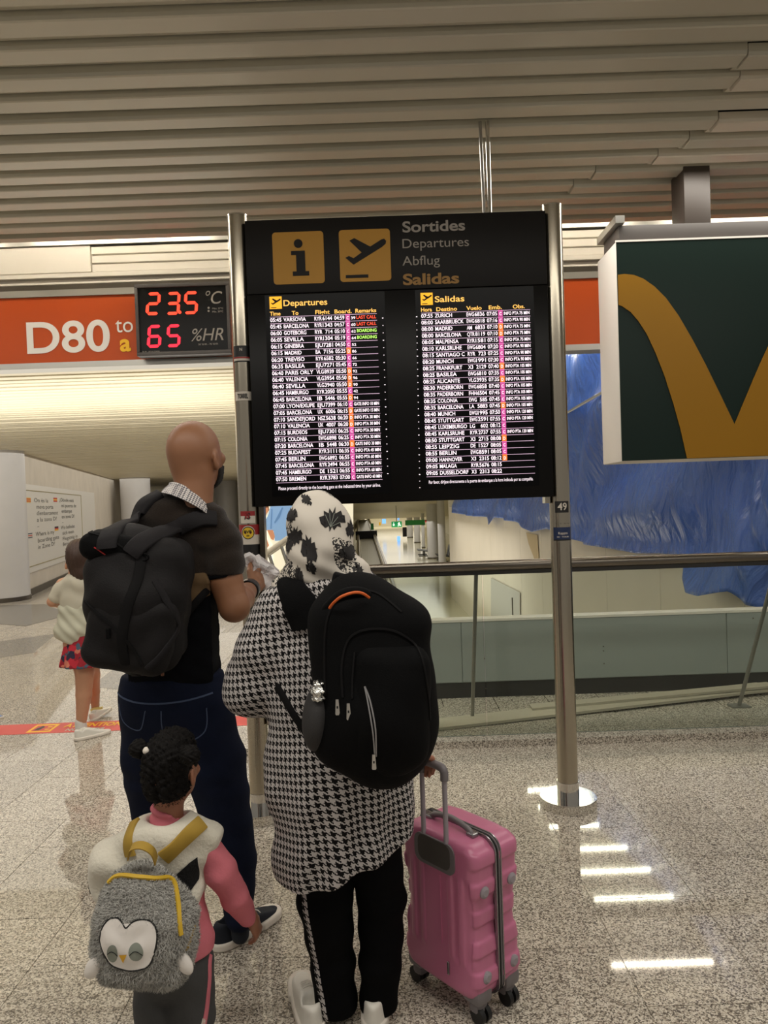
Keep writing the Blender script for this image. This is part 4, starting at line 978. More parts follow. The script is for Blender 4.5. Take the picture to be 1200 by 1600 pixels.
LEFT = [('05:45', 'VARSOVIA', 'RYR', '6144', '04:59', 'C', '39', 'LAST CALL'), ('05:45', 'BARCELONA', 'RYR', '1343', '04:57', 'C', '60', 'LAST CALL'), ('06:00', 'GOTEBORG', 'RYR', '714', '05:10', 'C', '62', 'BOARDING'), ('06:05', 'SEVILLA', 'RYR', '1304', '05:19', 'C', '64', 'BOARDING'), ('06:15', 'GINEBRA', 'EJU', '7281', '04:50', 'C', '52', ''), ('06:15', 'MADRID', 'BA', '7156', '05:25', 'D', '86', ''), ('06:20', 'TREVISO', 'RYR', '6582', '05:30', 'C', '66', ''), ('06:35', 'BASILEA', 'EJU', '7271', '05:45', 'C', '72', ''), ('06:40', 'PARIS ORLY', 'VLG', '8939', '05:50', 'D', '92', ''), ('06:40', 'VALENCIA', 'VLG', '3954', '05:50', 'D', '96', ''), ('06:40', 'SEVILLA', 'VLG', '3940', '05:50', 'D', '90', ''), ('06:45', 'HAMBURGO', 'RYR', '2050', '05:55', 'C', '42', ''), ('06:45', 'BARCELONA', 'IB', '5446', '05:55', 'D', '94', ''), ('07:00', 'LYON/EXUPE', 'EJU', '7399', '06:10', 'C', '', 'GATE INFO 10 MIN'), ('07:05', 'BARCELONA', 'UX', '6006', '06:15', 'D', '', 'GATE INFO 15 MIN'), ('07:10', 'SANDEFJORD', 'NSZ', '5638', '06:20', 'D', '', 'INFO PTA 30 MIN'), ('07:10', 'VALENCIA', 'UX', '4007', '06:20', 'D', '', 'INFO PTA 30 MIN'), ('07:15', 'BURDEOS', 'EJU', '7301', '06:25', 'C', '', 'INFO PTA 30 MIN'), ('07:15', 'COLONIA', 'EWG', '6898', '06:25', 'C', '', 'INFO PTA 30 MIN'), ('07:20', 'BARCELONA', 'IB', '5448', '06:30', 'D', '', 'GATE INFO 30 MIN'), ('07:25', 'BUDAPEST', 'RYR', '3111', '06:35', 'C', '', 'INFO PTA 45 MIN'), ('07:45', 'BERLIN', 'EWG', '6892', '06:55', 'C', '', 'INFO PTA 60 MIN'), ('07:45', 'BARCELONA', 'RYR', '2494', '06:55', 'C', '', 'INFO PTA 60 MIN'), ('07:45', 'HAMBURGO', 'DE', '1521', '06:55', 'C', '', 'INFO PTA 60 MIN'), ('07:50', 'BREMEN', 'RYR', '3783', '07:00', 'C', '', 'GATE INFO 60 MIN')]
RIGHT = [('07:55', 'ZURICH', 'EWG', '6836', '07:05', 'C', '', 'INFO PTA 75 MIN'), ('08:00', 'SAARBRUECK', 'EWG', '6818', '07:16', 'C', '', 'INFO PTA 90 MIN'), ('08:00', 'MADRID', 'AM', '6833', '07:10', 'D', '', 'INFO PTA 75 MIN'), ('08:00', 'BARCELONA', 'QTR', '8119', '07:10', 'D', '', 'INFO PTA 75 MIN'), ('08:05', 'MALPENSA', 'RYR', '1581', '07:15', 'C', '', 'INFO PTA 75 MIN'), ('08:10', 'KARLSRUHE', 'EWG', '6804', '07:20', 'C', '', 'INFO PTA 90 MIN'), ('08:15', 'SANTIAGO C', 'RYR', '723', '07:25', 'C', '', 'INFO PTA 90 MIN'), ('08:20', 'MUNICH', 'EWG', '1991', '07:30', 'C', '', 'INFO PTA 90 MIN'), ('08:25', 'FRANKFURT', 'X3', '2129', '07:40', 'D', '', 'INFO PTA 105 MIN'), ('08:25', 'BASILEA', 'EWG', '6810', '07:35', 'C', '', 'INFO PTA 105 MIN'), ('08:25', 'ALICANTE', 'VLG', '3935', '07:35', 'D', '', 'INFO PTA 105 MIN'), ('08:30', 'PADERBORN', 'EWG', '6858', '07:40', 'C', '', 'INFO PTA 105 MIN'), ('08:35', 'PADERBORN', 'FHH', '6504', '07:45', 'C', '', 'INFO PTA 105 MIN'), ('08:35', 'COLONIA', 'EWG', '585', '07:45', 'C', '', 'INFO PTA 105 MIN'), ('08:35', 'BARCELONA', 'LA', '5883', '07:45', 'D', '', 'INFO PTA 105 MIN'), ('08:40', 'MUNICH', 'EWG', '1995', '07:50', 'C', '', 'INFO PTA 120 MIN'), ('08:45', 'STUTTGART', 'EWG', '2591', '07:55', 'C', '', 'INFO PTA 120 MIN'), ('08:45', 'LUXEMBURGO', 'LG', '602', '08:12', 'C', '', ''), ('08:45', 'KARLSRUHE', 'RYR', '2737', '07:55', 'C', '', 'INFO PTA 120 MIN'), ('08:50', 'STUTTGART', 'X3', '2715', '08:08', 'D', '', ''), ('08:55', 'LEIPZIG', 'DE', '1527', '08:05', 'C', '', ''), ('08:55', 'BERLIN', 'EWG', '8591', '08:05', 'C', '', ''), ('09:00', 'HANNOVER', 'X3', '2315', '08:12', 'D', '', ''), ('09:05', 'MALAGA', 'RYR', '5676', '08:15', '', '', ''), ('09:05', 'DUSSELDORF', 'X3', '2313', '08:22', '', '', '')]
def screen(rows, TL_, TR_, BL_, BR_, f0, f1, l0, title, heads, foot, nm):
    """TL..BR: glass corners in the photo; f0, f1: first and last row baseline at the left; l0: right end of the first row"""
    y = YS - .006; g = [at(*c, y) for c in (TL_, TR_, BR_, BL_)]
    x0, x1 = (g[0][0] + g[3][0]) / 2, (g[1][0] + g[2][0]) / 2; z1_, z0_ = (g[0][2] + g[1][2]) / 2, (g[2][2] + g[3][2]) / 2
    mb = MB(); mb.bx(x0, x1, y, y + .006, z0_, z1_, 'screen'); sc_ = mb.build('screen', sign)
    if nm: sc_['label'] = nm
    A0, A1 = at(*f0, y), at(*f1, y); R0 = at(*l0, y); L = (A0[0] + A1[0]) / 2; Wd = R0[0] - L
    pitch = (A0[2] - A1[2]) / 24; cp = pitch * .60; yt = y - .002
    def U(u): return L + Wd * u
    for i, (t_, to, fl, no, bo_, ga, gn, rm) in enumerate(rows):
        z = A0[2] - i * pitch; mb = MB()
        add_text(mb, t_, (U(0), yt, z), XU, ZU, cp, 'e_white', width=Wd * .105, bold=.014)
        add_text(mb, to, (U(.125), yt, z), XU, ZU, cp, 'e_white', width=Wd * .0262 * len(to), bold=.014)
        add_text(mb, fl, (U(.415), yt, z), XU, ZU, cp, 'e_white', width=Wd * .023 * len(fl), bold=.012)
        add_text(mb, no, (U(.580), yt, z), XU, ZU, cp, 'e_white', width=Wd * .0225 * len(no), bold=.014, align='r')
        add_text(mb, bo_, (U(.600), yt, z), XU, ZU, cp, 'e_white', width=Wd * .095, bold=.014)
        if ga:
            mb.bx(U(.705), U(.747), yt, yt + .001, z - pitch * .16, z + pitch * .80, 'e_mag' if ga == 'C' else 'e_or')
            add_text(mb, ga, (U(.726), yt - .001, z), XU, ZU, cp * .8, 'e_white', width=Wd * .020, bold=.014, align='c')
        if gn: add_text(mb, gn, (U(.757), yt, z), XU, ZU, cp * .7, 'e_white', width=Wd * .040, bold=.014)
        if rm:
            m = {'LAST CALL': 'e_red', 'BOARDING': 'e_green'}.get(rm, 'e_white')
            x = .808 if m != 'e_white' else .757; add_text(mb, rm, (U(x), yt, z + cp * .06), XU, ZU, cp * .82, m, width=Wd * (.992 - x), bold=.02)
        mb.bx(L, U(1.0), yt, yt + .0005, z - pitch * .30, z - pitch * .235, 'e_line')
        mb.build('flight_row', sc_)
    zt_ = A0[2] + pitch; mb = MB(); mb.bx(L, U(1), yt, yt + .0005, zt_ - pitch * .30, zt_ - pitch * .235, 'e_line')
    for s_, u, w2 in heads: add_text(mb, s_, (U(u), yt, zt_ - pitch * .05), XU, ZU, cp * 1.02, 'e_yel', width=Wd * w2, bold=.02)
    mb.build('column_headings', sc_)
    mb = MB(); add_text(mb, title, (U(.13), yt, zt_ + pitch * 1.32), XU, ZU, cp * 1.55, 'e_yel', width=Wd * (.41 if len(title) > 8 else .27), bold=.014); mb.build('title', sc_)
    mb = MB(); s_ = pitch * 1.85; mb.bx(L, L + s_, yt, yt + .001, zt_ + pitch * .95, zt_ + pitch * .95 + s_, 'e_icon'); icon_plane(mb, L, zt_ + pitch * .95, s_, 'board', yt - .0003, .0006); mb.build('take_off_icon', sc_)
    mb = MB(); add_text(mb, foot, (U(.02), yt, A1[2] - pitch * 1.35), XU, ZU, cp * .9, 'e_white', width=Wd * .96, bold=.0); mb.build('footnote', sc_)
    return L, Wd, A0, A1
screen(LEFT, (411, 462), (600, 455), (428, 778), (612, 769), (420, 503.5), (434, 752), (589, 496), 'Departures', [('Time', 0, .10), ('To', .205, .062), ('Flight', .425, .135), ('Board.', .605, .16), ('Remarks', .80, .195)], 'Please proceed directly to the boarding gate at the indicated time by your airline.', 'left screen, flights from 05:45 headed Departures')
screen(RIGHT, (650, 453), (833, 447), (657, 767), (843, 757), (659.5, 497), (665, 742.5), (828.5, 490), 'Salidas', [('Hora', 0, .10), ('Destino', .14, .19), ('Vuelo', .415, .14), ('Emb.', .62, .12), ('Obs.', .84, .11)], 'Por favor, diríjase directamente a la puerta de embarque a la hora indicada por su compañía.', 'right screen, flights from 07:55 headed Salidas')
mb = MB()
for x, ya, yb, n in ((598, 497, 740, 22), (651, 495, 762, 27)):
    for i in range(n):
        t_ = i / (n - 1); p = at(x + (8 if x < 620 else 5) * t_, ya + (yb - ya) * t_, YS - .008); s_ = .0022 if i % 3 else .003
        mb.bx(p[0] - s_, p[0] + s_, YS - .009, YS - .008, p[2] - s_ * .6, p[2] + s_ * .6, 'e_white')
mb.build('led_reflection_dots', sign)['kind'] = 'stuff'  # glowing dots put in as LED reflections along the screen edges

# --- temperature and humidity display
YT = 5.62
a, b_ = at(210, 446, YT), at(216, 558, YT); c = at(357, 552, YT); d = at(352, 440, YT)
tx0, tx1, tz0, tz1 = (a[0] + b_[0]) / 2, (at(360, 500, YT)[0]), (b_[2] + c[2]) / 2, (a[2] + d[2]) / 2
th = thing('climate_display', 'black temperature and humidity display reading 23.5 and 65', 'display', ((tx0 + tx1) / 2, YT, tz0))
mb = MB(); f_ = .028
mb.bx(tx0, tx1, YT - .02, YT + .08, tz1 - f_, tz1, 'mtop', .003); mb.bx(tx0, tx1, YT - .02, YT + .08, tz0, tz0 + f_, 'mtop', .003); mb.bx(tx0, tx0 + f_ * .8, YT - .02, YT + .08, tz0 + f_, tz1 - f_, 'mtop', .003); mb.bx(tx1 - f_ * .8, tx1, YT - .02, YT + .08, tz0 + f_, tz1 - f_, 'mtop', .003)
mb.build('frame', th, 30)
mb = MB(); mb.bx(tx0 + .02, tx1 - .02, YT, YT + .08, tz0 + .02, tz1 - .02, 'board2'); face = mb.build('face', th)
mb = MB(); mb.bx(tx0 + .3, tx0 + .34, YT + .08, YB - .004, tz0 + .2, tz0 + .3, 'steel_dk'); mb.build('bracket', th)
def seg7(name, ch, x, z, w_, h_, m):
    on = {'2': 'abged', '3': 'abgcd', '5': 'afgcd', '6': 'afgedc'}[ch]; t_ = .022; mb = MB(); sh = lambda zz: (zz - z) * .10
    S7 = {'a': (0, 1, 1, 1), 'g': (0, .5, 1, .5), 'd': (0, 0, 1, 0), 'f': (0, .5, 0, 1), 'b': (1, .5, 1, 1), 'e': (0, 0, 0, .5), 'c': (1, 0, 1, .5)}
    for k, (u0, v0, u1, v1) in S7.items():
        if k not in on: continue
        P = []
        if v0 == v1: P = [(.003, 0), (.003 + t_ / 2, t_ / 2), (w_ - .003 - t_ / 2, t_ / 2), (w_ - .003, 0), (w_ - .003 - t_ / 2, -t_ / 2), (.003 + t_ / 2, -t_ / 2)]; P = [(p[0], p[1] + h_ * v0) for p in P]
        else: hh = h_ / 2; P = [(0, .003), (t_ / 2, .003 + t_ / 2), (t_ / 2, hh - .003 - t_ / 2), (0, hh - .003), (-t_ / 2, hh - .003 - t_ / 2), (-t_ / 2, .003 + t_ / 2)]; P = [(p[0] + w_ * u0, p[1] + h_ * v0) for p in P]
        mb.prism([(x + p[0] + p[1] * .10, z + p[1]) for p in P], (0, YT - .002, 0), XU, ZU, .002, m)
    mb.build(name, face)
h_ = at(240, 459, YT)[2] - at(240, 490, YT)[2]; w_ = .084
for ch, px, py, m in (('2', 230, 490.5, 'led'), ('3', 261, 490, 'led'), ('5', 289, 489, 'led'), ('6', 232, 541.5, 'led2'), ('5', 262, 540.5, 'led2')):
    p = at(px, py, YT); seg7('digit', ch, p[0], p[2], w_, h_, m)
p = at(281, 489, YT); mb = MB(); mb.cyl((p[0], YT - .003, p[2] + .005), (p[0], YT, p[2] + .005), .012, 'led', 12); mb.build('decimal_point', face)
mb = MB(); add_text(mb, '°C', at(322, 475, YT), XU, ZU, .098, 'signgrey', width=.125, shear=.25, off=.002); add_text(mb, '%HR', at(299, 533, YT), XU, ZU, .098, 'signgrey', width=.245, shear=.25, off=.002)
for s_, px, py, wd in (('Máx. 27ºC', 332, 483.5, .082), ('Mín. 20ºC', 332, 488.5, .082), ('30 %HR - 70 %HR', 310, 539.5, .15), ('(R.D. 1826/2009)', 222, 551.5, .135)): add_text(mb, s_, at(px, py, YT), XU, ZU, .014, 'signgrey', width=wd, off=.002)
for px, py in ((326, 481), (326, 486)): p = at(px, py, YT); mb.cyl((p[0], YT - .002, p[2]), (p[0], YT, p[2]), .008, 'signgrey', 8)
mb.build('lettering', face)

# --- green and yellow hanging sign on the right
YM = 4.05
a, b_ = at(962, 380, YM), at(971, 722, YM); mx0 = (a[0] + b_[0]) / 2; mz0 = .5 * (b_[2] + at(1200, 713, YM)[2]); mz1 = .5 * (a[2] + at(1200, 367, YM)[2])
xc = at(1147, 663, YM)[0]; mx1 = 2 * xc - mx0; dm = .34
ms = thing('hanging_letter_sign', 'hanging dark green box sign with a big mustard letter M', 'sign', (xc, YM + dm / 2, mz0))
mb = MB(); mb.bx(mx0, mx1, YM + .004, YM + dm, mz0, mz1, 'mside', .006); mb.build('box', ms, 30)
mb = MB(); mb.bx(mx0 + .004, mx1 - .004, YM, YM + .006, mz0 + .004, mz1, 'mgreen'); mface = mb.build('face', ms)
half = [(962, 430), (975, 428.5), (990, 430), (1005, 436), (1022, 448), (1040, 466), (1060, 494), (1082, 532), (1102, 570), (1124, 615), (1147, 663)]
inner = [(962, 477), (972, 479), (985, 488), (997, 502), (1010, 522), (1024, 552), (1038, 588), (1052, 632), (1063, 672), (1073, 721)]
PL = [at(*p, YM) for p in half]; PI_ = [at(*p, YM) for p in inner]
def cl(p): return (max(p[0], mx0 + .006), max(p[2], mz0 + .006))
left = [cl(p) for p in PL] + [(xc, mz0 + .006)] + [cl(p) for p in PI_[::-1]]
mb = MB(); mb.prism(left[::-1], (0, YM - .003, 0), XU, ZU, .003, 'myellow'); mb.prism([(2 * xc - x, z) for x, z in left], (0, YM - .003, 0), XU, ZU, .003, 'myellow'); mb.build('letter_m', mface)
zt2 = at(1000, 348, YM)[2]
mb = MB(); mb.bx(mx0 + .03, mx1, YM + .03, YM + dm - .03, mz1, zt2, 'mtop', .004); mb.build('top_housing', ms, 30)
mb = MB(); mb.bx(mx0 - .002, mx1, YM - .004, YM + .002, mz1 - .004, mz1 + .006, 'mside'); mb.build('edge_strip', ms)
p0, p1 = at(1069, 300, YM + .1)[0], at(1110, 300, YM + .1)[0]
mb = MB(); mb.bx(p0, p1, YM + .1, YM + .28, zt2, HC, 'mpost', .003); mb.build('hanger_post', ms, 30)
mb = MB(); mb.bx(mx0, mx0 + .05, YM - .01, YM + dm, zt2 - .0, zt2 + .04, 'alu'); mb.build('bracket', ms)

# --- floor tape
c = [atz(0, 1133, .002), atz(205, 1125, .002), atz(208, 1140.5, .002), atz(0, 1148, .002)]
y0 = (c[0][1] + c[1][1]) / 2; y1 = (c[2][1] + c[3][1]) / 2; 
tp_ = thing('floor_tape', 'red warning tape stuck across the floor with yellow lettering', 'floor tape', ((c[0][0] + c[1][0]) / 2, (y0 + y1) / 2, 0))
a0_, a1_ = c[0], c[1]; dx = (a1_ - a0_) / np.linalg.norm(a1_ - a0_); up2 = np.array([-dx[1], dx[0], 0]); L = .5 * ((a0_ - c[3])[1] + (a1_ - c[2])[1])
mb = MB(); o2 = a0_ - up2 * L; mb.prism([(-.5, 0), (2.0, 0), (2.0, L), (-.5, L)], o2 * np.array([1, 1, 0]), dx, up2, .0015, 'tape'); mb.build('strip', tp_)
def tpx(px, py): return atz(px, py, .002)
mb = MB(); add_text(mb, 'ATTENTION', o2 * [1, 1, 0] + dx * ((tpx(95, 1139) - o2) @ dx) + up2 * L * .50 + np.array([0, 0, .002]), dx, up2, L * .36, 'yellow_txt', width=.40, bold=.03)
add_text(mb, 'NO ENTER', o2 * [1, 1, 0] + dx * ((tpx(100, 1143) - o2) @ dx) + up2 * L * .12 + np.array([0, 0, .002]), dx, up2, L * .24, 'swhite', width=.27, bold=.02)
mb.build('lettering', tp_)
mb = MB(); q0 = (tpx(47, 1140) - o2) @ dx; q1 = q0 + .165; b0_ = o2 * [1, 1, 0] + np.array([0, 0, .0017])
mb.prism([(q0, L * .12), (q1, L * .12), (q1, L * .88), (q0, L * .88)], b0_, dx, up2, .0005, 'yellow_txt'); mb.prism([(q0 + .02, L * .24), (q1 - .02, L * .24), (q1 - .02, L * .76), (q0 + .02, L * .76)], b0_, dx, up2, .0008, 'tape')
mb.prism([(q0 + .035, L * .3), (q0 + .07, L * .3), (q0 + .085, L * .6), (q0 + .06, L * .72), (q0 + .04, L * .5)], b0_, dx, up2, .0012, 'sblack'); mb.prism([(q1 - .06, L * .32), (q1 - .03, L * .32), (q1 - .03, L * .42), (q1 - .06, L * .42)], b0_, dx, up2, .0012, 'yellow_txt'); mb.prism([(q1 - .06, L * .55), (q1 - .03, L * .55), (q1 - .03, L * .65), (q1 - .06, L * .65)], b0_, dx, up2, .0012, 'yellow_txt')
mb.build('pictogram', tp_)
# ================================================================== people
def hand(P, w, f, side, s=1.0, curl=.6, thumb=1, cy=None):
    """w wrist, f unit direction of the fingers, side unit direction towards the thumb; curl bends the fingers about the palm"""
    w, f, side = A3(w), A3(f) / np.linalg.norm(f), A3(side); side = side - f * (side @ f); side /= np.linalg.norm(side)
    n = np.cross(f, side) * thumb                                   # palm side
    pc = w + f * .045 * s
    d = ell(P, pc, (.040 * s, .047 * s, .017 * s), np.stack([side, f, n], 1))
    d = smin(d, cap(P, w - f * .02 * s, w + f * .02 * s, .026 * s, .028 * s), .012)
    L = [.066, .074, .070, .054]
    for i in range(4):
        o = w + f * .082 * s + side * (.030 - .0195 * i) * s; g = f.copy(); p = o - f * .02 * s; r = (.0093 - .0004 * i) * s; seg = L[i] * s
        pts = [p, o]
        for k, fr in enumerate((.42, .33, .25)):
            a = curl * (.75 + .25 * k) + .04 * i; c_, s_ = math.cos(a), math.sin(a); g = g * c_ + n * s_; n2 = n; 
            n = n * c_ - (g - n2 * s_) / max(c_, .2) * s_ * 1 if False else n
            g = g / np.linalg.norm(g); pts.append(pts[-1] + g * seg * fr)
        d = smin(d, chain(P, pts, [r * 1.05, r * 1.05, r, r * .95, r * .82], k=.002), .005)
    t0 = w + f * .025 * s + side * .026 * s; g = f * .62 + side * .7 + n * .25; g /= np.linalg.norm(g); g2 = f * .88 + side * .25 + n * .35; g2 /= np.linalg.norm(g2)
    d = smin(d, chain(P, [t0, t0 + g * .030 * s, t0 + g * .030 * s + g2 * .026 * s, t0 + g * .030 * s + g2 * .050 * s], [.013 * s, .0115 * s, .0105 * s, .0085 * s], k=.002), .007)
    return d
def headf(P, c, R, s=1.0, nose=1.0):
    """skull, face, ears; local frame x right, y forwards, z up, about c = centre of the skull"""
    Q = (P - A3(c)) @ A3(R) / s
    d = ell(Q, (0, -.012, .022), (.076, .094, .090))
    d = smin(d, ell(Q, (0, .022, -.040), (.058, .066, .075)), .03)
    d = smin(d, ell(Q, (0, .055, -.078), (.030, .028, .026)), .022)
    d = smin(d, ell(Q, (0, -.050, -.035), (.052, .045, .05)), .03)
    for sx in (-1, 1):
        d = smin(d, ell(Q, (sx * .040, .066, -.022), (.020, .014, .016)), .018)
        d = smax(d, -ell(Q, (sx * .031, .096, .006), (.017, .014, .011)), .010)
        e = ell(Q, (sx * .0785, -.006, -.014), (.009, .020, .033), rotz(sx * .35) @ rotx(-.15)); e = smax(e, -ell(Q, (sx * .090, -.004, -.010), (.008, .011, .018)), .005)
        d = smin(d, e, .006)
    d = smin(d, cap(Q, (0, .084, .012), (0, .104, -.022), .009, .0125), .012)
    d = smin(d, ell(Q, (0, .088, -.052), (.024, .010, .006)), .006); d = smin(d, ell(Q, (0, .086, -.062), (.021, .010, .007)), .006)
    d = smax(d, -ell(Q, (0, .102, -.057), (.026, .010, .0016)), .003)
    return d * s
def eyes(c, R, s, parent):
    for sx in (-1, 1):
        for nm, r, m, dy in (('eye', .0125, 'eye', 0), ('iris', .0062, 'hair_bk', .0085)):
            p = np.array(c) + np.array(R) @ np.array([sx * .031, .067 + dy, .006]) * s
            blob(nm, (lambda p_, r_: (lambda P: np.sqrt(((P - A3(p_)) ** 2).sum(1)) - r_))(p, r * s), p - r * s, p + r * s, r * s / 4, m, parent)
def shoe(name, heel, toe, parent, up='navyshoe', sole='sole', s=1.0, z=0.0, laces=True, extra=None, tilt=0):
    heel = np.array(heel, float); toe = np.array(toe, float); d = toe - heel; L = np.linalg.norm(d); d /= L; sd = np.array([d[1], -d[0], 0]); sd /= np.linalg.norm(sd); n = np.cross(sd, d)
    R = np.stack([sd, d, n], 1); k = L / .30; O = heel
    def loc(P): return (P - A3(O)) @ A3(R) / k
    def fs(P):
        Q = loc(P); w_ = .036 + .014 * np.sin(np.clip((Q[:, 1] + .01) / .30, 0, 1) * PI * .95) + .006 * (Q[:, 1] > .18)
        lat = np.sqrt((np.maximum(np.abs(Q[:, 0]) / (w_ / .05), 0)) ** 2 + np.maximum(np.abs(Q[:, 1] - .148) - .105, 0) ** 2) - .050
        return smax(lat, np.abs(Q[:, 2] - .014) - .014, .006) * k
    def fu(P):
        Q = loc(P); w_ = .034 + .013 * np.sin(np.clip((Q[:, 1] + .01) / .30, 0, 1) * PI * .95)
        top = .090 - .060 * np.clip((Q[:, 1] - .10) / .17, 0, 1) ** .8
        lat = np.sqrt((np.abs(Q[:, 0]) / (w_ / .05) * (1 + .35 * np.clip(Q[:, 2] / .09, 0, 1))) ** 2 + np.maximum(np.abs(Q[:, 1] - .148) - .100, 0) ** 2) - .049
        d_ = smax(lat, np.maximum(Q[:, 2] - top, .012 - Q[:, 2]), .018)
        return smax(d_, -cap(Q, (0, .052, .075), (0, .06, .14), .026, .036), .008) * k
    c = heel + d * L / 2; e = np.array([L * .62] * 3); lo, hi = c - e, c + e; lo[2] = c[2] - .08 - abs(d[2]) * L / 2; hi[2] = c[2] + .16 + abs(d[2]) * L / 2
    so = blob('sole', fs, lo, hi, .0055 * s, sole, parent); u = blob(name, fu, lo, hi, .0045 * s, up, parent)
    mb = MB(); mb.box(O + R @ np.array([0, .15, .002]) * k, (.066 * k, .24 * k, .005 * k), 'solebrown' if up == 'navyshoe' else 'sole', R, .002); mb.build('outsole', so)
    if laces:
        mb = MB()
        for i in range(5):
            y = .115 + i * .017; z_ = .094 - .060 * max(0, (y - .10) / .17) ** .8
            P = [O + R @ np.array(q_) * k for q_ in ((-.024, y, z_ - .012), (-.010, y + .004, z_ - .001), (.010, y + .008, z_ - .001), (.024, y + .012, z_ - .012))]; mb.tube(P, .0024 * k, 'lace', 6)
        mb.build('lace', u, 60)
    return u

# ------------------------------------------------------------------ the bald man
YM_ = 2.5; km = YM_ / F
def m(px, py, dy=0.0): return at(px, py, YM_ + dy)
man = thing('person', 'tall bald man in dark jumper and jeans with a big dark backpack, reading the board', 'person', (m(285, 800)[0], 2.52, 0))
HR = rotz(-.42) @ rotx(.22) @ roty(.05)
hc_ = m(307, 712, .03)
rs, re, rw = m(347, 846, .0), m(366, 948, -.03), m(392, 918, .26)
def man_head(P): return headf(P, hc_, HR, 1.07)
fdir = A3(m(414, 898, .36) - rw); fdir /= np.linalg.norm(fdir)
def man_body(P):
    d = man_head(P)
    d = smin(d, chain(P, [m(305, 742, .01), m(300, 790, .0), m(295, 830, .02)], [30 * km, 31 * km, 36 * km]), .02)
    d = smin(d, chain(P, [m(228, 838), m(290, 826), m(343, 848)], [20 * km, 34 * km, 22 * km]), .03)
    d = smin(d, chain(P, [m(285, 850), m(278, 950), m(272, 1040)], [46 * km, 50 * km, 56 * km], 1.45), .03)
    d = smin(d, chain(P, [rs, m(352, 905, -.02), re], [23 * km, 26 * km, 23 * km]), .02)
    d = smin(d, chain(P, [re, m(378, 935, .10), rw], [23 * km, 20 * km, 13 * km]), .015)
    d = smin(d, chain(P, [m(222, 838), m(205, 930, .02), m(215, 975, .22), m(255, 940, .36)], [22 * km, 22 * km, 19 * km, 13 * km]), .02)
    d = smin(d, hand(P, m(255, 940, .36), (.6, .5, .3), (0, -.3, 1), 1.0, .5, -1), .01)
    d = smin(d, chain(P, [m(240, 1080), m(232, 1240, .10), m(222, 1420, .25)], [32 * km, 24 * km, 17 * km]), .03)
    d = smin(d, chain(P, [m(320, 1080), m(355, 1260, .03), m(374, 1420, -.02)], [34 * km, 25 * km, 16 * km]), .03)
    d = smin(d, hand(P, rw, fdir, (-.3, -.1, 1), 1.02, .30, -1), .01)
    return d
manb = blob('body', man_body, (m(170, 600)[0], 2.15, .05), (m(445, 600)[0], 3.05, 1.9), .0062, 'skin_m', man)
eyes(hc_, HR, 1.07, manb)
def man_beard(P):
    Q = (P - A3(hc_)) @ A3(HR) / 1.07
    d = smax(man_head(P) - .007 - .002 * np.sin(Q[:, 0] * 400) * np.sin(Q[:, 2] * 380), smax(Q[:, 2] + .046, -(Q[:, 1] - .022), .01), .008)
    return smax(d, -ell(Q, (0, .098, -.056), (.022, .02, .008)), .004)
blob('beard', man_beard, hc_ - .16, hc_ + .16, .005, 'beard', manb)
def man_sweater(P):
    d = chain(P, [m(218, 836, .0), m(262, 812, .01), m(300, 815, .02), m(344, 848, .0)], [30 * km, 40 * km, 42 * km, 31 * km], 1.0, .02)
    d = smin(d, chain(P, [m(246, 812, .0), m(282, 802, .0), m(322, 820, .0)], [33 * km, 35 * km, 34 * km]), .03)
    d = smin(d, chain(P, [m(284, 850, .01), m(280, 900, .0), m(274, 985, .0), m(270, 1035, .0)], [60 * km, 66 * km, 72 * km, 81 * km], 1.5), .05)
    d = smin(d, cap(P, rs, m(351, 888, -.02), 31 * km, 31 * km), .02)
    d = smin(d, cap(P, m(222, 838), m(206, 905, .0), 30 * km, 30 * km), .02)
    d = d + wr(P, 26, .0035, 1.0, 1, 1, 1.6)
    d = smax(d, -chain(P, [m(303, 760, .02), m(301, 780, .02)], [32 * km, 30 * km]), .008)
    d = smax(d, P[:, 2] * 0 + ((P - A3(m(330, 893))) @ A3([.14, 0, -1]) ) * 0 - 9, .01)
    arm = ((P - A3(m(351, 902, -.02))) @ A3([.15, -.05, -1]))
    d = np.where(P[:, 0] > m(334, 900)[0], smax(d, arm, .006), d)
    arm2 = ((P - A3(m(206, 925))) @ A3([-.1, 0, -1])); d = np.where(P[:, 0] < m(196, 900)[0], smax(d, arm2, .006), d)
    return smax(d, m(270, 1075)[2] - P[:, 2], .01)
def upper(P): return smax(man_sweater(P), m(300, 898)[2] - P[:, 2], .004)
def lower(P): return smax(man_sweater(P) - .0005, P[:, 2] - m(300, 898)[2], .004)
blo, bhi = (m(165, 600)[0], 2.15, m(270, 1085)[2]), (m(400, 600)[0], 2.85, m(270, 770)[2])
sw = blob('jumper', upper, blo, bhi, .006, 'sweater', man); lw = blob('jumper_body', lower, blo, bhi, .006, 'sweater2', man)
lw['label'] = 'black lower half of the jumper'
blob('undershirt', lambda P: smax(smax(ell(P, m(303, 925, -.07), (27 * km, .09, 40 * km)), -((P - A3(m(328, 930))) @ A3([-.55, 0, 1])) * 1, .01), lower(P) - .012, .006), m(262, 975, -.2), m(340, 880, .1), .006, 'tan', man)
def collar_f(P):
    a = A3(m(294, 783, .0)); ax = A3(m(305, 735, .05) - m(291, 802, -.01)); ax /= np.linalg.norm(ax); Q = P - a; t = Q @ ax; rad = np.sqrt(((Q - t[:, None] * ax) ** 2).sum(1))
    tilt = (Q[:, 0] * .34)
    rr = 37 * km + np.clip(-(t + tilt), -.02, .03) * .55
    return smax(np.abs(rad - rr) - .0045, np.abs(t + tilt) - .030, .004)
blob('shirt_collar', collar_f, m(245, 812, -.14), m(348, 735, .14), .0045, 'collar', man)
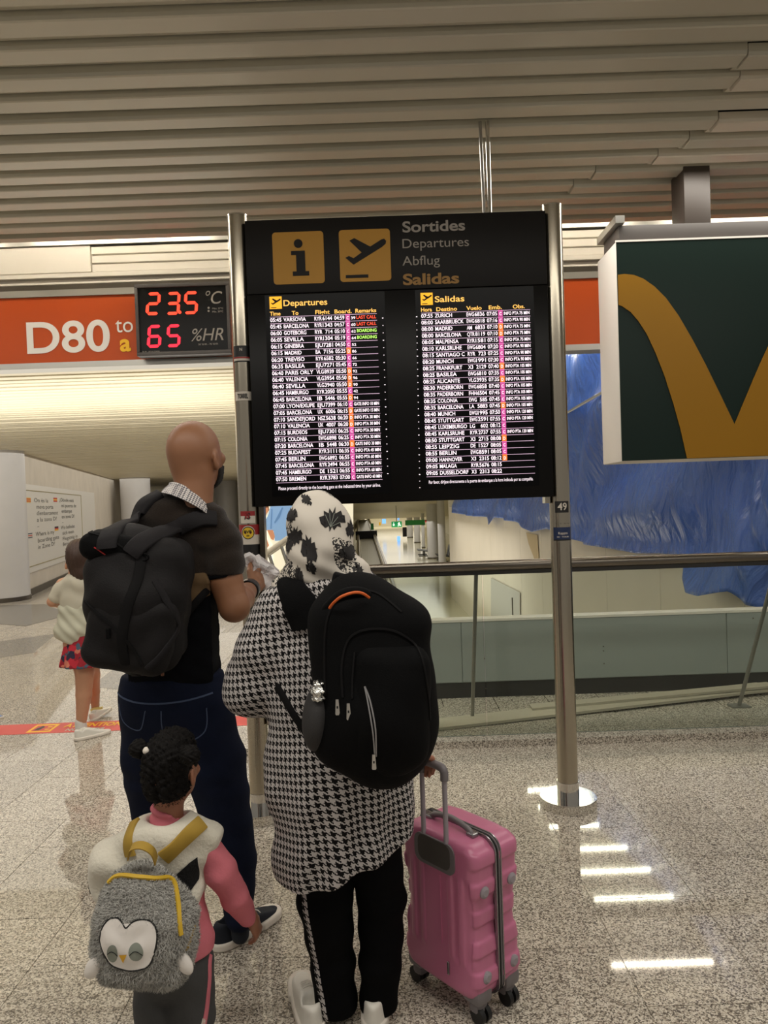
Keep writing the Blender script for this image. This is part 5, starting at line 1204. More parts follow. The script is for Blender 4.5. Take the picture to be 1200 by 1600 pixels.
def jeans_f(P):
    d = chain(P, [m(270, 1062, .0), m(271, 1085, .0)], [80 * km, 82 * km], 1.5)
    d = smin(d, chain(P, [m(236, 1095), m(232, 1180, .04), m(240, 1290, .10), m(232, 1440, .22)], [45 * km, 44 * km, 31 * km, 24 * km]), .03)
    d = smin(d, chain(P, [m(311, 1100), m(334, 1190, .02), m(356, 1280, .02), m(368, 1345, .02), m(374, 1432, -.02)], [47 * km, 50 * km, 38 * km, 34 * km, 22 * km]), .03)
    d = d + wr(P, 19, .0028, 3.0, 1, 1, 1.2) + .0018 * np.sin((P[:, 2] - .62 + P[:, 0] * .3) * 80) * np.exp(-((P[:, 2] - .58) / .06) ** 2)
    return smax(d, P[:, 2] - m(270, 1050)[2] + .0 * P[:, 0], .01)
je = blob('jeans', jeans_f, (m(170, 600)[0], 2.15, .08), (m(415, 600)[0], 2.95, m(270, 1040)[2]), .0065, 'jeans', man)
ribbon('seam', [(190, 1078), (225, 1084), (262, 1085), (300, 1082), (340, 1074)], .006, jeans_f, YM_, 'jeans_seam', je, .0015)
ribbon('pocket_edge', [(268, 1096), (270, 1135), (298, 1146), (330, 1130), (333, 1094)], .004, jeans_f, YM_, 'jeans_seam', je, .0012)
ribbon('pocket_edge', [(196, 1092), (205, 1118), (232, 1128), (244, 1096)], .004, jeans_f, YM_, 'jeans_seam', je, .0012)
hl, tl_ = atz(347, 1492, .002), atz(440, 1432, .002); hl, tl_ = hl * [1, 1, 0], tl_ * [1, 1, 0]
dd = (tl_ - hl) / np.linalg.norm(tl_ - hl); sdn = np.array([-dd[1], dd[0], 0]) * .045
shoe('shoe', hl + sdn * .8, hl + sdn * .8 + dd * .295, man)
h2 = m(228, 1445, .25) * [1, 1, 0]; shoe('shoe', h2 + np.array([0, -.06, 0]), h2 + np.array([-.05, .22, 0]), man)
for c_ in ((374, 1425, -.02), (231, 1440, .24)):
    a = m(*c_); blob('sock', (lambda a: (lambda P: cap(P, a * [1, 1, 0] + [0, .0, .05], a + [0, 0, .03], .030, .036)))(a), a * [1, 1, 0] - [.08, .08, 0], a + [.08, .08, .08], .008, 'navyshoe', man)
wa = (rw + A3(re)) * .5; axw = (rw - re) / np.linalg.norm(rw - re)
wp_ = rw - axw * .035
def watch_f(P):
    Q = P - A3(wp_); t = Q @ A3(axw); r_ = np.sqrt(((Q - t[:, None] * A3(axw)) ** 2).sum(1)); return smax(np.abs(r_ - .034) - .005, np.abs(t) - .02, .004)
wt = thing('wristwatch', 'black wristwatch on the right wrist of the bald man', 'watch', wp_)
blob('strap', watch_f, wp_ - .06, wp_ + .06, .0035, 'watch', wt)
# crumpled papers in his right hand
pp = thing('paper_sheets', 'crumpled white paper sheets held in the bald man\'s right hand', 'paper', m(405, 885, .33))
for i, (crn, dz) in enumerate((([(378, 868), (390, 862), (452, 905), (425, 935), (398, 905)], .33), ([(380, 876), (404, 866), (436, 890), (440, 922), (402, 922)], .37))):
    W = [m(a, b, dz) for a, b in crn]; c0 = sum(W) / len(W); V = [c0]; n = len(W); Fc = []
    rings = 7; seg = 8
    for r_ in range(1, rings + 1):
        for k in range(n * seg):
            a, b = W[k // seg], W[(k // seg + 1) % n]; p = a + (b - a) * (k % seg) / seg; q_ = c0 + (p - c0) * r_ / rings
            q_ = q_ + np.array([0, .010 * math.sin(q_[0] * 70 + i * 2) * math.sin(q_[2] * 90) + .008 * math.sin(q_[0] * 140 - q_[2] * 60), 0]); V.append(q_)
    N_ = n * seg
    Fc = [[0, 1 + k, 1 + (k + 1) % N_] for k in range(N_)] + [[1 + r_ * N_ + k, 1 + (r_ + 1) * N_ + k, 1 + (r_ + 1) * N_ + (k + 1) % N_, 1 + r_ * N_ + (k + 1) % N_] for r_ in range(rings - 1) for k in range(N_)]
    o = mesh_obj('sheet', V, Fc, 'paper', pp, 20)
ex = np.array([1, 0, -.55]) / 1.14; ez = np.array([.45, 0, .89])
for k in range(3): mb = MB(); add_text(mb, 'Vuelo 6144 PMI', m(397, 878 + k * 6, .30), ex, ez, .007, 'paperink', width=.06); mb.build('lettering', pp)
# his backpack
def mb_f(P):
    """main sack of the man's backpack, leaning with his back"""
    d = chain(P, [m(205, 868, -.18), m(208, 890, -.22), m(212, 935, -.24), m(224, 1000, -.23)], [42 * km, 56 * km, 62 * km, 52 * km], 1.15, .05)
    d = smin(d, chain(P, [m(165, 848, -.20), m(240, 856, -.20)], [18 * km, 20 * km]), .04)
    d = smin(d, rbox(P, m(222, 935, -.19), (66 * km, .10, 92 * km), .06, roty(.12)), .04)
    d = d + wr(P, 22, .004, 2.2)
    z1_ = m(200, 940)[2]
    return d
bpk = thing('backpack', 'bulky charcoal backpack worn by the bald man', 'backpack', m(220, 920, -.2))
sack = blob('main_sack', mb_f, (m(110, 600)[0], 1.95, m(0, 1075)[2]), (m(340, 600)[0], 2.55, m(0, 745)[2]), .006, 'blackfab2', bpk)
def mp_f(P):
    d = rbox(P, m(208, 985, -.27), (60 * km, .075, 56 * km), .05, roty(.22)); return smin(d, ell(P, m(212, 965, -.26), (58 * km, .10, 50 * km)), .03) + wr(P, 26, .003, 5)
fpk = blob('front_pocket', mp_f, (m(130, 600)[0], 1.95, m(0, 1065)[2]), (m(310, 600)[0], 2.5, m(0, 880)[2]), .006, 'blackfab2', bpk)
def mt_f(P): return rbox(P, m(188, 856, -.25), (50 * km, .075, 20 * km), .038, roty(.16)) + wr(P, 30, .003, 8)
lid = blob('top_lid', mt_f, (m(120, 600)[0], 2.0, m(0, 870)[2]), (m(300, 600)[0], 2.5, m(0, 775)[2]), .006, 'blackfab', bpk)
allb = lambda P: np.minimum(np.minimum(mb_f(P), mp_f(P)), mt_f(P))
ribbon('zip_flap', [(146, 935), (172, 952), (200, 972), (222, 1000), (238, 1030)], .010, allb, 2.25, 'blackstrap', fpk, .004)
mb = MB(); q_ = trace(allb, np.array([at(190, 980, 2.25)[0]]), np.array([at(190, 980, 2.25)[2]]), 1.8)[0]; mb.box(q_ + [0, -.006, 0], (.012, .008, .03), 'blackfab', None, .002); mb.build('buckle', fpk)
ribbon('compression_strap', [(238, 860), (236, 900), (222, 950), (214, 1000), (222, 1048)], .03, allb, 2.28, 'blackstrap', bpk, .005, soft=4)
ribbon('side_strap', [(262, 900), (290, 960), (276, 1005), (252, 1030)], .022, lambda P: np.minimum(allb(P), man_sweater(P)), 2.3, 'greystrap', bpk, .004, soft=3)
ribbon('zip', [(150, 830), (176, 836), (205, 848), (232, 866)], .006, allb, 2.28, 'blackstrap', lid, .003)
ribbon('red_piping', [(168, 852), (176, 857), (184, 863)], .003, allb, 2.28, 'flagred', lid, .003)
mb = MB(); q_ = trace(allb, np.array([at(237, 868, 2.25)[0]]), np.array([at(237, 868, 2.25)[2]]), 1.8)[0]; mb.tube([q_ + [.016 * math.cos(t), -.008, .010 * math.sin(t)] for t in np.linspace(0, 2 * PI, 13)], .003, 'blackfab', 6); mb.build('haul_ring', bpk, 60)
for path, wd in (([(205, 850), (203, 822), (210, 798), (222, 782), (238, 772)], .060), ([(240, 858), (256, 838), (282, 820), (308, 811), (330, 812)], .055)):
    ribbon('shoulder_strap', path, wd, lambda P: smin(man_sweater(P), allb(P), .03), 2.38, 'greystrap', bpk, .012, y0=1.95, soft=6)
ribbon('lower_strap', [(278, 1000), (292, 962), (310, 938), (328, 918)], .024, lambda P: man_sweater(P) - .015, 2.42, 'blackstrap', bpk, .004, soft=3)
mb = MB(); mb.tube([m(254, 1040, -.16), m(254, 1056, -.17)], .005, 'skin_m', 6); mb.build('strap_end', bpk)

# ------------------------------------------------------------------ the woman in the houndstooth tunic
YW = 2.13; kw = YW / F
def w(px, py, dy=0.0): return at(px, py, YW + dy)
wom = thing('person', 'woman in a black and white patterned headscarf and houndstooth tunic, holding the pink suitcase', 'person', (w(530, 900)[0], 2.14, 0))
WH = rotz(.05) @ rotx(.20); wc = w(503, 838, .02)
sc_c = np.array([.215, 2.045, 0.0])                                # near corner of the suitcase
ex_ = np.array([-.64, .768, 0]); ey_ = np.array([.768, .64, 0])          # along its broad face; through its thickness
Wc, Dc, H0, H1 = .31, .200, .065, .518
cc = sc_c + ex_ * Wc / 2 + ey_ * Dc / 2; gz = .722
HF = np.array([.70, .58, -.42]); hw_ = cc - ey_ * Dc / 2 + ex_ * .022 + np.array([0, 0, gz + .020]) - HF * .070                              # her right wrist
def wom_head(P): return headf(P, wc, WH, .98)
def wom_body(P):
    d = wom_head(P)
    d = smin(d, chain(P, [w(503, 880, .0), w(508, 925, .0)], [26 * kw, 30 * kw]), .02)
    d = smin(d, chain(P, [w(440, 960), w(515, 935), w(590, 960)], [24 * kw, 34 * kw, 24 * kw]), .03)
    d = smin(d, chain(P, [w(515, 980), w(525, 1100), w(535, 1230)], [60 * kw, 62 * kw, 76 * kw], 1.35), .03)
    d = smin(d, chain(P, [w(598, 965), w(632, 1080, .0), hw_], [22 * kw, 19 * kw, 13 * kw]), .02)
    d = smin(d, chain(P, [w(432, 960), w(392, 1070, .0), w(400, 1085, .18), w(470, 1040, .26)], [22 * kw, 19 * kw, 17 * kw, 13 * kw]), .02)
    d = smin(d, hand(P, w(470, 1040, .26), (.9, .1, .1), (0, .3, 1), .92, .5, 1), .01)
    d = smin(d, hand(P, hw_, HF, (-.64, .768, 0), .86, .95, -1), .01)
    d = smin(d, chain(P, [w(500, 1250), w(512, 1420), w(525, 1570)], [32 * kw, 21 * kw, 16 * kw]), .03)
    d = smin(d, chain(P, [w(585, 1250), w(592, 1420), w(588, 1570)], [32 * kw, 21 * kw, 16 * kw]), .03)
    return d
wb = blob('body', wom_body, (w(360, 800)[0], 1.9, .03), (w(690, 800)[0], 2.5, 1.58), .006, 'skin_w', wom)
eyes(wc, WH, .98, wb)
def tunic(P):
    d = chain(P, [w(450, 958, .0), w(505, 925, .0), w(545, 925, .0), w(590, 958, .0)], [40 * kw, 42 * kw, 42 * kw, 38 * kw], 1.0, .03)
    d = smin(d, chain(P, [w(510, 975, .01), w(520, 1080, .0), w(532, 1200, .0), w(538, 1345, .0)], [92 * kw, 98 * kw, 110 * kw, 118 * kw], 1.5, .05), .05)
    d = smin(d, chain(P, [w(438, 962, .0), w(408, 1020, .0), w(392, 1078, .02)], [38 * kw, 43 * kw, 40 * kw]), .05)
    d = smin(d, chain(P, [w(392, 1070, .02), w(412, 1080, .16), w(440, 1065, .22)], [38 * kw, 34 * kw, 28 * kw]), .04)
    d = smin(d, chain(P, [w(594, 962, .0), w(620, 1040, .0), w(632, 1150, .0)], [37 * kw, 32 * kw, 24 * kw]), .04)
    fo = np.clip((w(500, 1120)[2] - P[:, 2]) / .4, 0, 1)
    d = d + wr(P, 20, .004, 4.0, 1.2, 1, .9) + fo * .010 * np.sin(P[:, 0] * 62 + 1.2 * np.sin(P[:, 2] * 7) + P[:, 1] * 20)
    hz_ = w(540, 1342)[2] + (P[:, 0] - w(540, 1342)[0]) * .42 + .006 * np.sin(P[:, 0] * 45)
    return smax(d, hz_ - P[:, 2], .006)
cx_t = w(520, 1100)[0]
def patf(V):
    x = V[:, 0] - cx_t; y = V[:, 1] - 2.13
    u = x + .85 * (y + .12) * np.tanh(x / .06); v_ = V[:, 2]
    a = .10; return np.stack([u * math.cos(a) + v_ * math.sin(a) + 5, -u * math.sin(a) + v_ * math.cos(a) + 5, 0 * u], 1)
tn = blob('tunic', tunic, (w(325, 800)[0], 1.85, w(0, 1375)[2]), (w(680, 800)[0], 2.5, w(0, 880)[2]), .0055, 'hound', wom, patf)
def scarf(P):
    d = ell(P, w(501, 836, .02), (51 * kw, .112, 70 * kw), roty(-.06))
    d = smin(d, ell(P, w(499, 868, .0), (52 * kw, .10, 44 * kw)), .03)
    d = smin(d, ell(P, w(480, 812, .02), (26 * kw, .09, 34 * kw)), .03)
    d = smin(d, chain(P, [w(444, 912, .0), w(492, 896, -.02), w(552, 904, -.01), w(578, 916, .0)], [20 * kw, 36 * kw, 31 * kw, 15 * kw]), .03)
    d = d + wr(P, 24, .003, 6.0) + .0035 * np.sin((P[:, 2] + P[:, 0] * .5) * 95) * np.exp(-((P[:, 2] - w(500, 888)[2]) / .06) ** 2)
    Q = (P - A3(wc)) @ A3(WH); return smax(d, -ell(Q, (0, .13, -.03), (.055, .09, .075)), .012)
sc = blob('headscarf', scarf, w(405, 950, -.2), w(605, 755, .2), .005, 'scarf', wom)
leaf = [(0, -1), (.10, -.45), (.45, -.75), (.38, -.40), (.80, -.45), (.62, -.15), (1, .10), (.60, .15), (.75, .50), (.35, .42), (.30, .80), (.10, .55), (0, 1.0), (-.14, .55), (-.38, .75), (-.35, .40), (-.78, .48), (-.60, .12), (-1, .05), (-.62, -.18), (-.78, -.5), (-.38, -.38), (-.42, -.78), (-.10, -.45)]
def leafpts(cx, cy, r, a, sy=1): return [(cx + r * (x * math.cos(a) - y * sy * math.sin(a)), cy + r * (x * math.sin(a) + y * sy * math.cos(a))) for x, y in leaf]
for cx, cy, r, a, sy in ((520, 811, 20, .2, 1.0), (486, 858, 25, 1.35, .55), (543, 862, 15, .9, .9), (462, 838, 14, .3, 1.3), (455, 805, 12, .1, 1.2), (489, 885, 12, 1.0, .7), (548, 826, 9, .1, 2.0), (470, 898, 18, 1.4, .4), (478, 781, 13, .8, .6), (562, 892, 14, 1.2, .5), (452, 850, 8, .1, 2.2)):
    decal('leaf_print', leafpts(cx, cy, r, a, sy), YW - .05, scarf, 'scarfblk', sc, .0015, y0=1.8)
mb = MB()
for cx, cy, r, a in ((520, 811, 20, .2),):
    pass
for i, ang in enumerate((-.9, -.45, 0, .45, .9)):
    a = ang + .35; ribbon('leaf_vein', [(517, 823), (517 + 15 * math.sin(a), 823 - 22 * math.cos(a))], .0012, scarf, YW - .05, 'facegrey', sc, .0025, y0=1.8, n=8)
def tr_f(P):
    d = chain(P, [w(512, 1290), w(508, 1400, .0), w(520, 1500, .0), w(529, 1590, .0)], [44 * kw, 44 * kw, 35 * kw, 32 * kw])
    d = smin(d, chain(P, [w(582, 1290), w(595, 1400, .02), w(594, 1500, .0), w(590, 1582, .0)], [44 * kw, 39 * kw, 33 * kw, 29 * kw]), .004)
    d = d + wr(P, 20, .0035, 9.0, 1, 1, 1.5)
    return smax(d, w(0, 1594)[2] + .0 - P[:, 2], .006)
tr = blob('trousers', tr_f, (w(440, 800)[0], 1.9, w(0, 1610)[2]), (w(660, 800)[0], 2.35, w(0, 1230)[2]), .006, 'blkpants', wom)
ribbon('side_stripe', [(474, 1345), (480, 1400), (492, 1470), (504, 1540), (514, 1592)], .020, tr_f, YW, 'hound', tr, .0015, y0=1.7, uvx=True, n=40)
for h_, t_ in (((494, 1603), (478, 1575)), ((584, 1598), (574, 1566))):
    a = atz(*h_, .0); a[2] = 0; b = a + np.array([-.07 if h_[0] < 520 else .02, .22, 0]); shoe('shoe', a + [0, -.05, 0], b, wom, 'whiteshoe', 'sole')
# her backpack
def wp_f(P):
    d = rbox(P, at(580, 1065, 1.93), (88 * kw * .9, .085, 132 * kw * .92), .075, roty(.10))
    d = smin(d, ell(P, at(562, 985, 1.95), (70 * kw, .10, 85 * kw)), .06)
    d = smin(d, ell(P, at(592, 1110, 1.92), (92 * kw * .92, .13, 110 * kw)), .05)
    return d + wr(P, 16, .004, 3.3)
wbp = thing('backpack', 'large black backpack with orange-piped handle worn by the woman', 'backpack', at(580, 1060, 1.9))
wsk = blob('main_sack', wp_f, (at(455, 800, 1.93)[0], 1.68, at(0, 1240, 1.93)[2]), (at(705, 800, 1.93)[0], 2.1, at(0, 880, 1.93)[2]), .006, 'blackfab', wbp)
def wpp_f(P): return smin(rbox(P, at(608, 1100, 1.865), (64 * kw * .86, .055, 98 * kw * .86), .05, roty(.08)), ell(P, at(606, 1120, 1.86), (64 * kw * .86, .080, 84 * kw)), .03) + wr(P, 18, .003, 7)
wpk = blob('front_pocket', wpp_f, (at(520, 800, 1.85)[0], 1.70, at(0, 1225, 1.85)[2]), (at(700, 800, 1.85)[0], 2.0, at(0, 985, 1.85)[2]), .006, 'blackfab', wbp)
wall_ = lambda P: np.minimum(wp_f(P), wpp_f(P))
def wmesh_f(P): return ell(P, at(497, 1120, 1.90), (22 * kw, .075, 48 * kw), roty(.12))
net = blob('side_net_pocket', lambda P: smax(wmesh_f(P), P[:, 2] - at(0, 1092, 1.9)[2], .005), (at(465, 800, 1.9)[0], 1.75, at(0, 1180, 1.9)[2]), (at(530, 800, 1.9)[0], 2.05, at(0, 1070, 1.9)[2]), .006, 'mesh_net', wbp)
fo = thing('foil_parcel', 'crumpled silver foil parcel in the side pocket of the black backpack', 'foil', at(500, 1080, 1.84))
blob('wrap', lambda P: ell(P, at(499, 1080, 1.86), (12.5 * kw, .035, 17 * kw)) + .003 * np.abs(np.sin(P[:, 0] * 260 + P[:, 2] * 190)) + .003 * np.sin(P[:, 2] * 300 + 3), at(480, 1104, 1.80), at(518, 1055, 1.94), .003, 'foil', fo)
for path, nm, mm, wd in (([(554, 1020), (551, 1060), (551, 1090)], 'zip', 'blackstrap', .005), ([(536, 1090), (534, 1040), (545, 1000), (575, 985), (620, 990), (655, 1020), (668, 1080), (672, 1130)], 'zip', 'blackstrap', .006), ([(508, 1090), (506, 1010), (514, 960), (540, 930), (585, 930), (628, 960)], 'zip', 'blackstrap', .006)):
    ribbon(nm, path, wd, wall_, 1.82, mm, wsk, .0035, y0=1.5)
ribbon('reflective_zip', [(570, 1073), (576, 1100), (583, 1140), (586, 1180)], .0035, wall_, 1.80, 'zipgrey', wpk, .003, y0=1.5)
ribbon('reflective_zip', [(570, 1073), (579, 1095), (587, 1135), (588, 1180)], .0035, wall_, 1.80, 'zipgrey', wpk, .003, y0=1.5)
def pull(px, py, h_, par, sf, Yg):
    p = at(px, py, Yg); q_ = trace(sf, np.array([p[0]]), np.array([p[2]]), Yg - .4)[0] + [0, -.006, 0]
    mb = MB(); mb.prism([(-.0035, 0), (.0035, 0), (.0055, -h_), (.004, -h_ - .003), (-.004, -h_ - .003), (-.0055, -h_)], q_, XU, ZU, .0022, 'metalpull'); mb.prism([(-.002, -h_ * .62), (.002, -h_ * .62), (.002, -h_ * .45), (-.002, -h_ * .45)], q_ + [0, -.0024, 0], XU, ZU, .0006, 'black'); mb.build('zip_pull', par)
pull(526, 1096, .036, wsk, wall_, 1.8); pull(544, 1100, .038, wsk, wall_, 1.8); pull(584, 1176, .034, wpk, wall_, 1.8)
both = lambda P: np.minimum(smin(tunic(P), wp_f(P), .02), scarf(P) + .004)
ribbon('shoulder_strap', [(478, 985), (470, 955), (452, 925), (436, 908)], [.085, .10, .08, .05], lambda P: smin(tunic(P), wp_f(P), .03), 2.0, 'blackfab', wbp, .012, y0=1.6, soft=5)
ribbon('lower_strap', [(482, 1140), (462, 1112), (445, 1088), (432, 1072)], .022, tunic, 2.05, 'blackstrap', wbp, .004, y0=1.7, soft=3)
hp = smooth_path([at(a, b, 1.90 - c) for a, b, c in ((500, 965, .0), (514, 946, .03), (532, 930, .04), (552, 924, .04), (572, 928, .03), (590, 946, .0))], 24)
mb = MB(); mb.tube(hp, .0125, 'blackfab', 12); hd = mb.build('haul_handle', wbp, 60)
mb = MB(); mb.tube(smooth_path([at(a, b, 1.875 - c) for a, b, c in ((515, 950, .03), (522, 941, .045), (534, 932, .055), (552, 926, .055), (566, 927, .045), (577, 934, .03))], 20), .0036, 'orangetrim', 8); mb.build('orange_piping', hd, 60)
mb = MB(); mb.box(at(532, 906, 1.97), (.045, .03, .035), 'blackstrap', roty(.3), .006); mb.build('strap_buckle', wbp)

# ------------------------------------------------------------------ the small girl in front
YG = 1.95; kg = YG / F
def g(px, py, dy=0.0): return at(px, py, YG + dy)
girl = thing('person', 'small girl with two hair buns, cream and black fleece vest and plush penguin backpack', 'person', (g(265, 1300)[0], 1.97, 0))
GH = rotz(-.30) @ rotx(.05); gc = g(270, 1202, .0); gs = .80
def g_head(P): return headf(P, gc, GH, gs)
gw = g(392, 1432, .10)
def g_body(P):
    d = g_head(P)
    d = smin(d, chain(P, [g(265, 1235, .0), g(262, 1285, .0)], [22 * kg, 24 * kg]), .015)
    d = smin(d, chain(P, [g(215, 1325), g(260, 1305), g(318, 1325)], [18 * kg, 26 * kg, 18 * kg]), .02)
    d = smin(d, chain(P, [g(262, 1330), g(265, 1420), g(270, 1490)], [44 * kg, 48 * kg, 52 * kg], 1.3), .02)
    d = smin(d, chain(P, [g(328, 1330), g(358, 1385, .02), gw], [17 * kg, 14 * kg, 10 * kg]), .015)
    d = smin(d, chain(P, [g(205, 1330), g(172, 1400, .05), g(180, 1440, .10)], [17 * kg, 14 * kg, 10 * kg]), .015)
    d = smin(d, hand(P, g(180, 1440, .10), (.1, .3, -.9), (.8, .2, .2), .62, .5, 1), .008)
    d = smin(d, hand(P, gw, (.34, .1, -.93), (.2, .9, .1), .62, .8, -1), .008)
    d = smin(d, chain(P, [g(240, 1500), g(238, 1590), g(238, 1640)], [26 * kg, 18 * kg, 14 * kg]), .02)
    d = smin(d, chain(P, [g(298, 1500), g(300, 1590), g(300, 1640)], [26 * kg, 18 * kg, 14 * kg]), .02)
    return d
gb = blob('body', g_body, (g(140, 1300)[0], 1.7, .02), (g(440, 1300)[0], 2.25, g(0, 1110)[2]), .0048, 'skin_g', girl)
eyes(gc, GH, gs, gb)
def g_hair(P):
    Q = (P - A3(gc)) @ A3(GH) / gs
    d = smin(ell(Q, (0, -.014, .034), (.081, .102, .102)), ell(Q, (-.004, -.035, -.030), (.074, .076, .074)), .03) * gs
    d = smin(d, ell(P, g(272, 1158, .02), (30 * kg, .05, 20 * kg)), .02)
    d = smin(d, ell(P, g(262, 1248, -.02), (16 * kg, .03, 18 * kg)), .02)
    d = d + .0035 * np.sin(P[:, 0] * 210 + 2 * np.sin(P[:, 2] * 90)) * np.sin(P[:, 2] * 190 + P[:, 1] * 160) + .0025 * np.sin(P[:, 0] * 430 + P[:, 2] * 350) * np.sin(P[:, 1] * 400)
    part = np.abs((P[:, 0] - g(256, 1200)[0]) + (P[:, 2] - g(256, 1200)[2]) * .12); d = d + .006 * np.exp(-(part / .006) ** 2)
    d = smax(d, -(ell(Q, (0, .11, -.03), (.08, .085, .10))), .01)
    for sx in (-1, 1): d = smax(d, -ell(Q, (sx * .085, -.006, -.018), (.02, .026, .036)), .006)
    return d
hairg = blob('hair', g_hair, g(195, 1275, -.15), g(340, 1085, .15), .0045, 'hair_bk', gb)
def bun(name, px, py, dy, r, par):
    c = g(px, py, dy); blob(name, lambda P: ell(P, c, (r * kg, r * kg, r * kg)) + .003 * np.sin(P[:, 0] * 300 + 2 * np.sin(P[:, 2] * 200)) * np.sin(P[:, 2] * 330 + P[:, 1] * 280), c - (r + 4) * kg, c + (r + 4) * kg, .0035, 'hair_bk', par)
bun('hair_bun', 217, 1170, -.02, 15, hairg); bun('hair_bun', 297, 1180, -.095, 15, hairg)
def curls(name, f_, lo, hi, n, L, rad, m_, parent, seed, curl=1.0, taper=.3, keep=None):
    """short tufts standing on a surface, one mesh of fine blades"""
    V, Q = nets(f_, lo, hi, .012); rng = np.random.default_rng(seed)
    i = rng.integers(0, len(Q), n); a = rng.random((n, 2)); P = V[Q[i, 0]] * (1 - a[:, :1]) * (1 - a[:, 1:]) + V[Q[i, 1]] * a[:, :1] * (1 - a[:, 1:]) + V[Q[i, 2]] * a[:, :1] * a[:, 1:] + V[Q[i, 3]] * (1 - a[:, :1]) * a[:, 1:]
    if keep is not None: P = P[keep(P)]
    n = len(P)
    N = grad(f_, P, .004); rd = rng.normal(size=(n, 3)); T = np.cross(N, rd); T /= np.linalg.norm(T, axis=1, keepdims=True)
    D = N + T * rng.uniform(.2, 1.0, (n, 1)) * curl + [0, 0, -.35]; D /= np.linalg.norm(D, axis=1, keepdims=True); S_ = np.cross(D, N); S_ /= np.linalg.norm(S_, axis=1, keepdims=True) + 1e-6
    l = L * rng.uniform(.6, 1.3, (n, 1)); p0 = P - N * .002
    W = np.stack([p0 - S_ * rad, p0 + S_ * rad, p0 + D * l * .6 + S_ * rad * .7, p0 + D * l * .6 - S_ * rad * .7, p0 + D * l + T * l * .3 * curl], 1).reshape(-1, 3)
    b = np.arange(n)[:, None] * 5; Fc = np.concatenate([b + [0, 1, 2, 3]], 0).tolist() + np.concatenate([b + [3, 2, 4]], 0).tolist()
    o = mesh_obj(name, W, Fc, m_, parent, 179); o['kind'] = 'stuff'; return o
curls('curls', g_hair, g(200, 1270, -.12), g(338, 1090, .12), 2600, .007, .0009, 'hair_bk', hairg, 3, 1.4)
mb = MB()
blob('hair_bobble', lambda P: ell(P, g(229, 1173, -.055), (.010, .010, .010)), g(229, 1173, -.055) - .014, g(229, 1173, -.055) + .014, .003, 'sole', hairg)
def g_pink(P):
    d = chain(P, [g(262, 1268, .0), g(262, 1290, .0)], [25 * kg, 30 * kg]) + .003 * np.sin(P[:, 2] * 210 + P[:, 0] * 40)
    d = smin(d, chain(P, [g(322, 1322, .0), g(345, 1362, .0), g(366, 1400, .03), g(386, 1432, .08)], [24 * kg, 24 * kg, 22 * kg, 15 * kg]), .02)
    d = smin(d, chain(P, [g(208, 1330, .0), g(176, 1395, .04), g(180, 1435, .09)], [22 * kg, 20 * kg, 15 * kg]), .02)
    d = smin(d, chain(P, [g(264, 1330), g(266, 1420), g(273, 1470)], [48 * kg, 54 * kg, 63 * kg], 1.35), .02)
    d = smax(d, -chain(P, [g(266, 1235, .0), g(266, 1260, .0)], [27 * kg, 23 * kg]), .006)
    d = d + wr(P, 36, .0025, 2.0)
    return smax(d, g(0, 1486)[2] + (P[:, 0] - g(320, 0)[0]) * .15 - P[:, 2], .006)
blob('pink_jumper', g_pink, (g(135, 1300)[0], 1.7, g(0, 1505)[2]), (g(410, 1300)[0], 2.25, g(0, 1235)[2]), .005, 'pink', girl)
def g_vest(P):
    d = chain(P, [g(190, 1340, .0), g(232, 1315, .0), g(285, 1305, .0), g(322, 1312, .0)], [36 * kg, 34 * kg, 36 * kg, 30 * kg], 1.0, .02)
    d = smin(d, chain(P, [g(175, 1352, .0), g(165, 1385, .0)], [36 * kg, 26 * kg]), .03)
    d = smin(d, chain(P, [g(258, 1340), g(262, 1400), g(278, 1438)], [66 * kg, 66 * kg, 70 * kg], 1.45, .03), .04)
    d = smin(d, chain(P, [g(230, 1302, -.03), g(268, 1310, -.05), g(300, 1300, -.03)], [20 * kg, 20 * kg, 20 * kg]), .03)
    d = smax(d, -chain(P, [g(263, 1262, .0), g(262, 1288, .0)], [33 * kg, 28 * kg]), .012)
    d = d + wr(P, 30, .0045, 7.0)
    ax = A3([.80, 0, -.30]); d = np.where(P[:, 0] > g(315, 0)[0] - .2, smax(d, (P - A3(g(344, 1316))) @ (ax / np.linalg.norm(ax)), .01), d)
    return smax(d, g(0, 1458)[2] + (P[:, 0] - g(320, 0)[0]) * .35 - P[:, 2], .008)
vs = blob('fleece_vest', g_vest, (g(110, 1300)[0], 1.7, g(0, 1480)[2]), (g(370, 1300)[0], 2.2, g(0, 1255)[2]), .005, 'vest', girl)
decal('black_spot', [(268, 1368), (284, 1348), (305, 1330), (316, 1324), (317, 1345), (316, 1362), (306, 1375), (290, 1382), (272, 1380)], YG, g_vest, 'spot', vs, .002, y0=1.55)
decal('black_spot', [(136, 1382), (141, 1378), (145, 1390), (144, 1400), (138, 1396)], YG, g_vest, 'spot', vs, .002, y0=1.55)
def g_tr(P):
    d = chain(P, [g(268, 1480), g(270, 1500)], [60 * kg, 62 * kg], 1.4)
    d = smin(d, chain(P, [g(242, 1510), g(242, 1590), g(242, 1625)], [34 * kg, 32 * kg, 28 * kg]), .015)
    d = smin(d, chain(P, [g(298, 1510), g(303, 1590), g(303, 1618)], [36 * kg, 33 * kg, 28 * kg]), .015)
    return smax(d + wr(P, 30, .003, 1.5), P[:, 2] - g(0, 1476)[2], .008)
gt = blob('trousers', g_tr, (g(180, 1300)[0], 1.75, .03), (g(360, 1300)[0], 2.2, g(0, 1465)[2]), .006, 'greypants', girl)
ribbon('pink_stripe', [(330, 1482), (331, 1520), (328, 1560), (324, 1590)], .014, g_tr, YG, 'pink', gt, .002, y0=1.6)
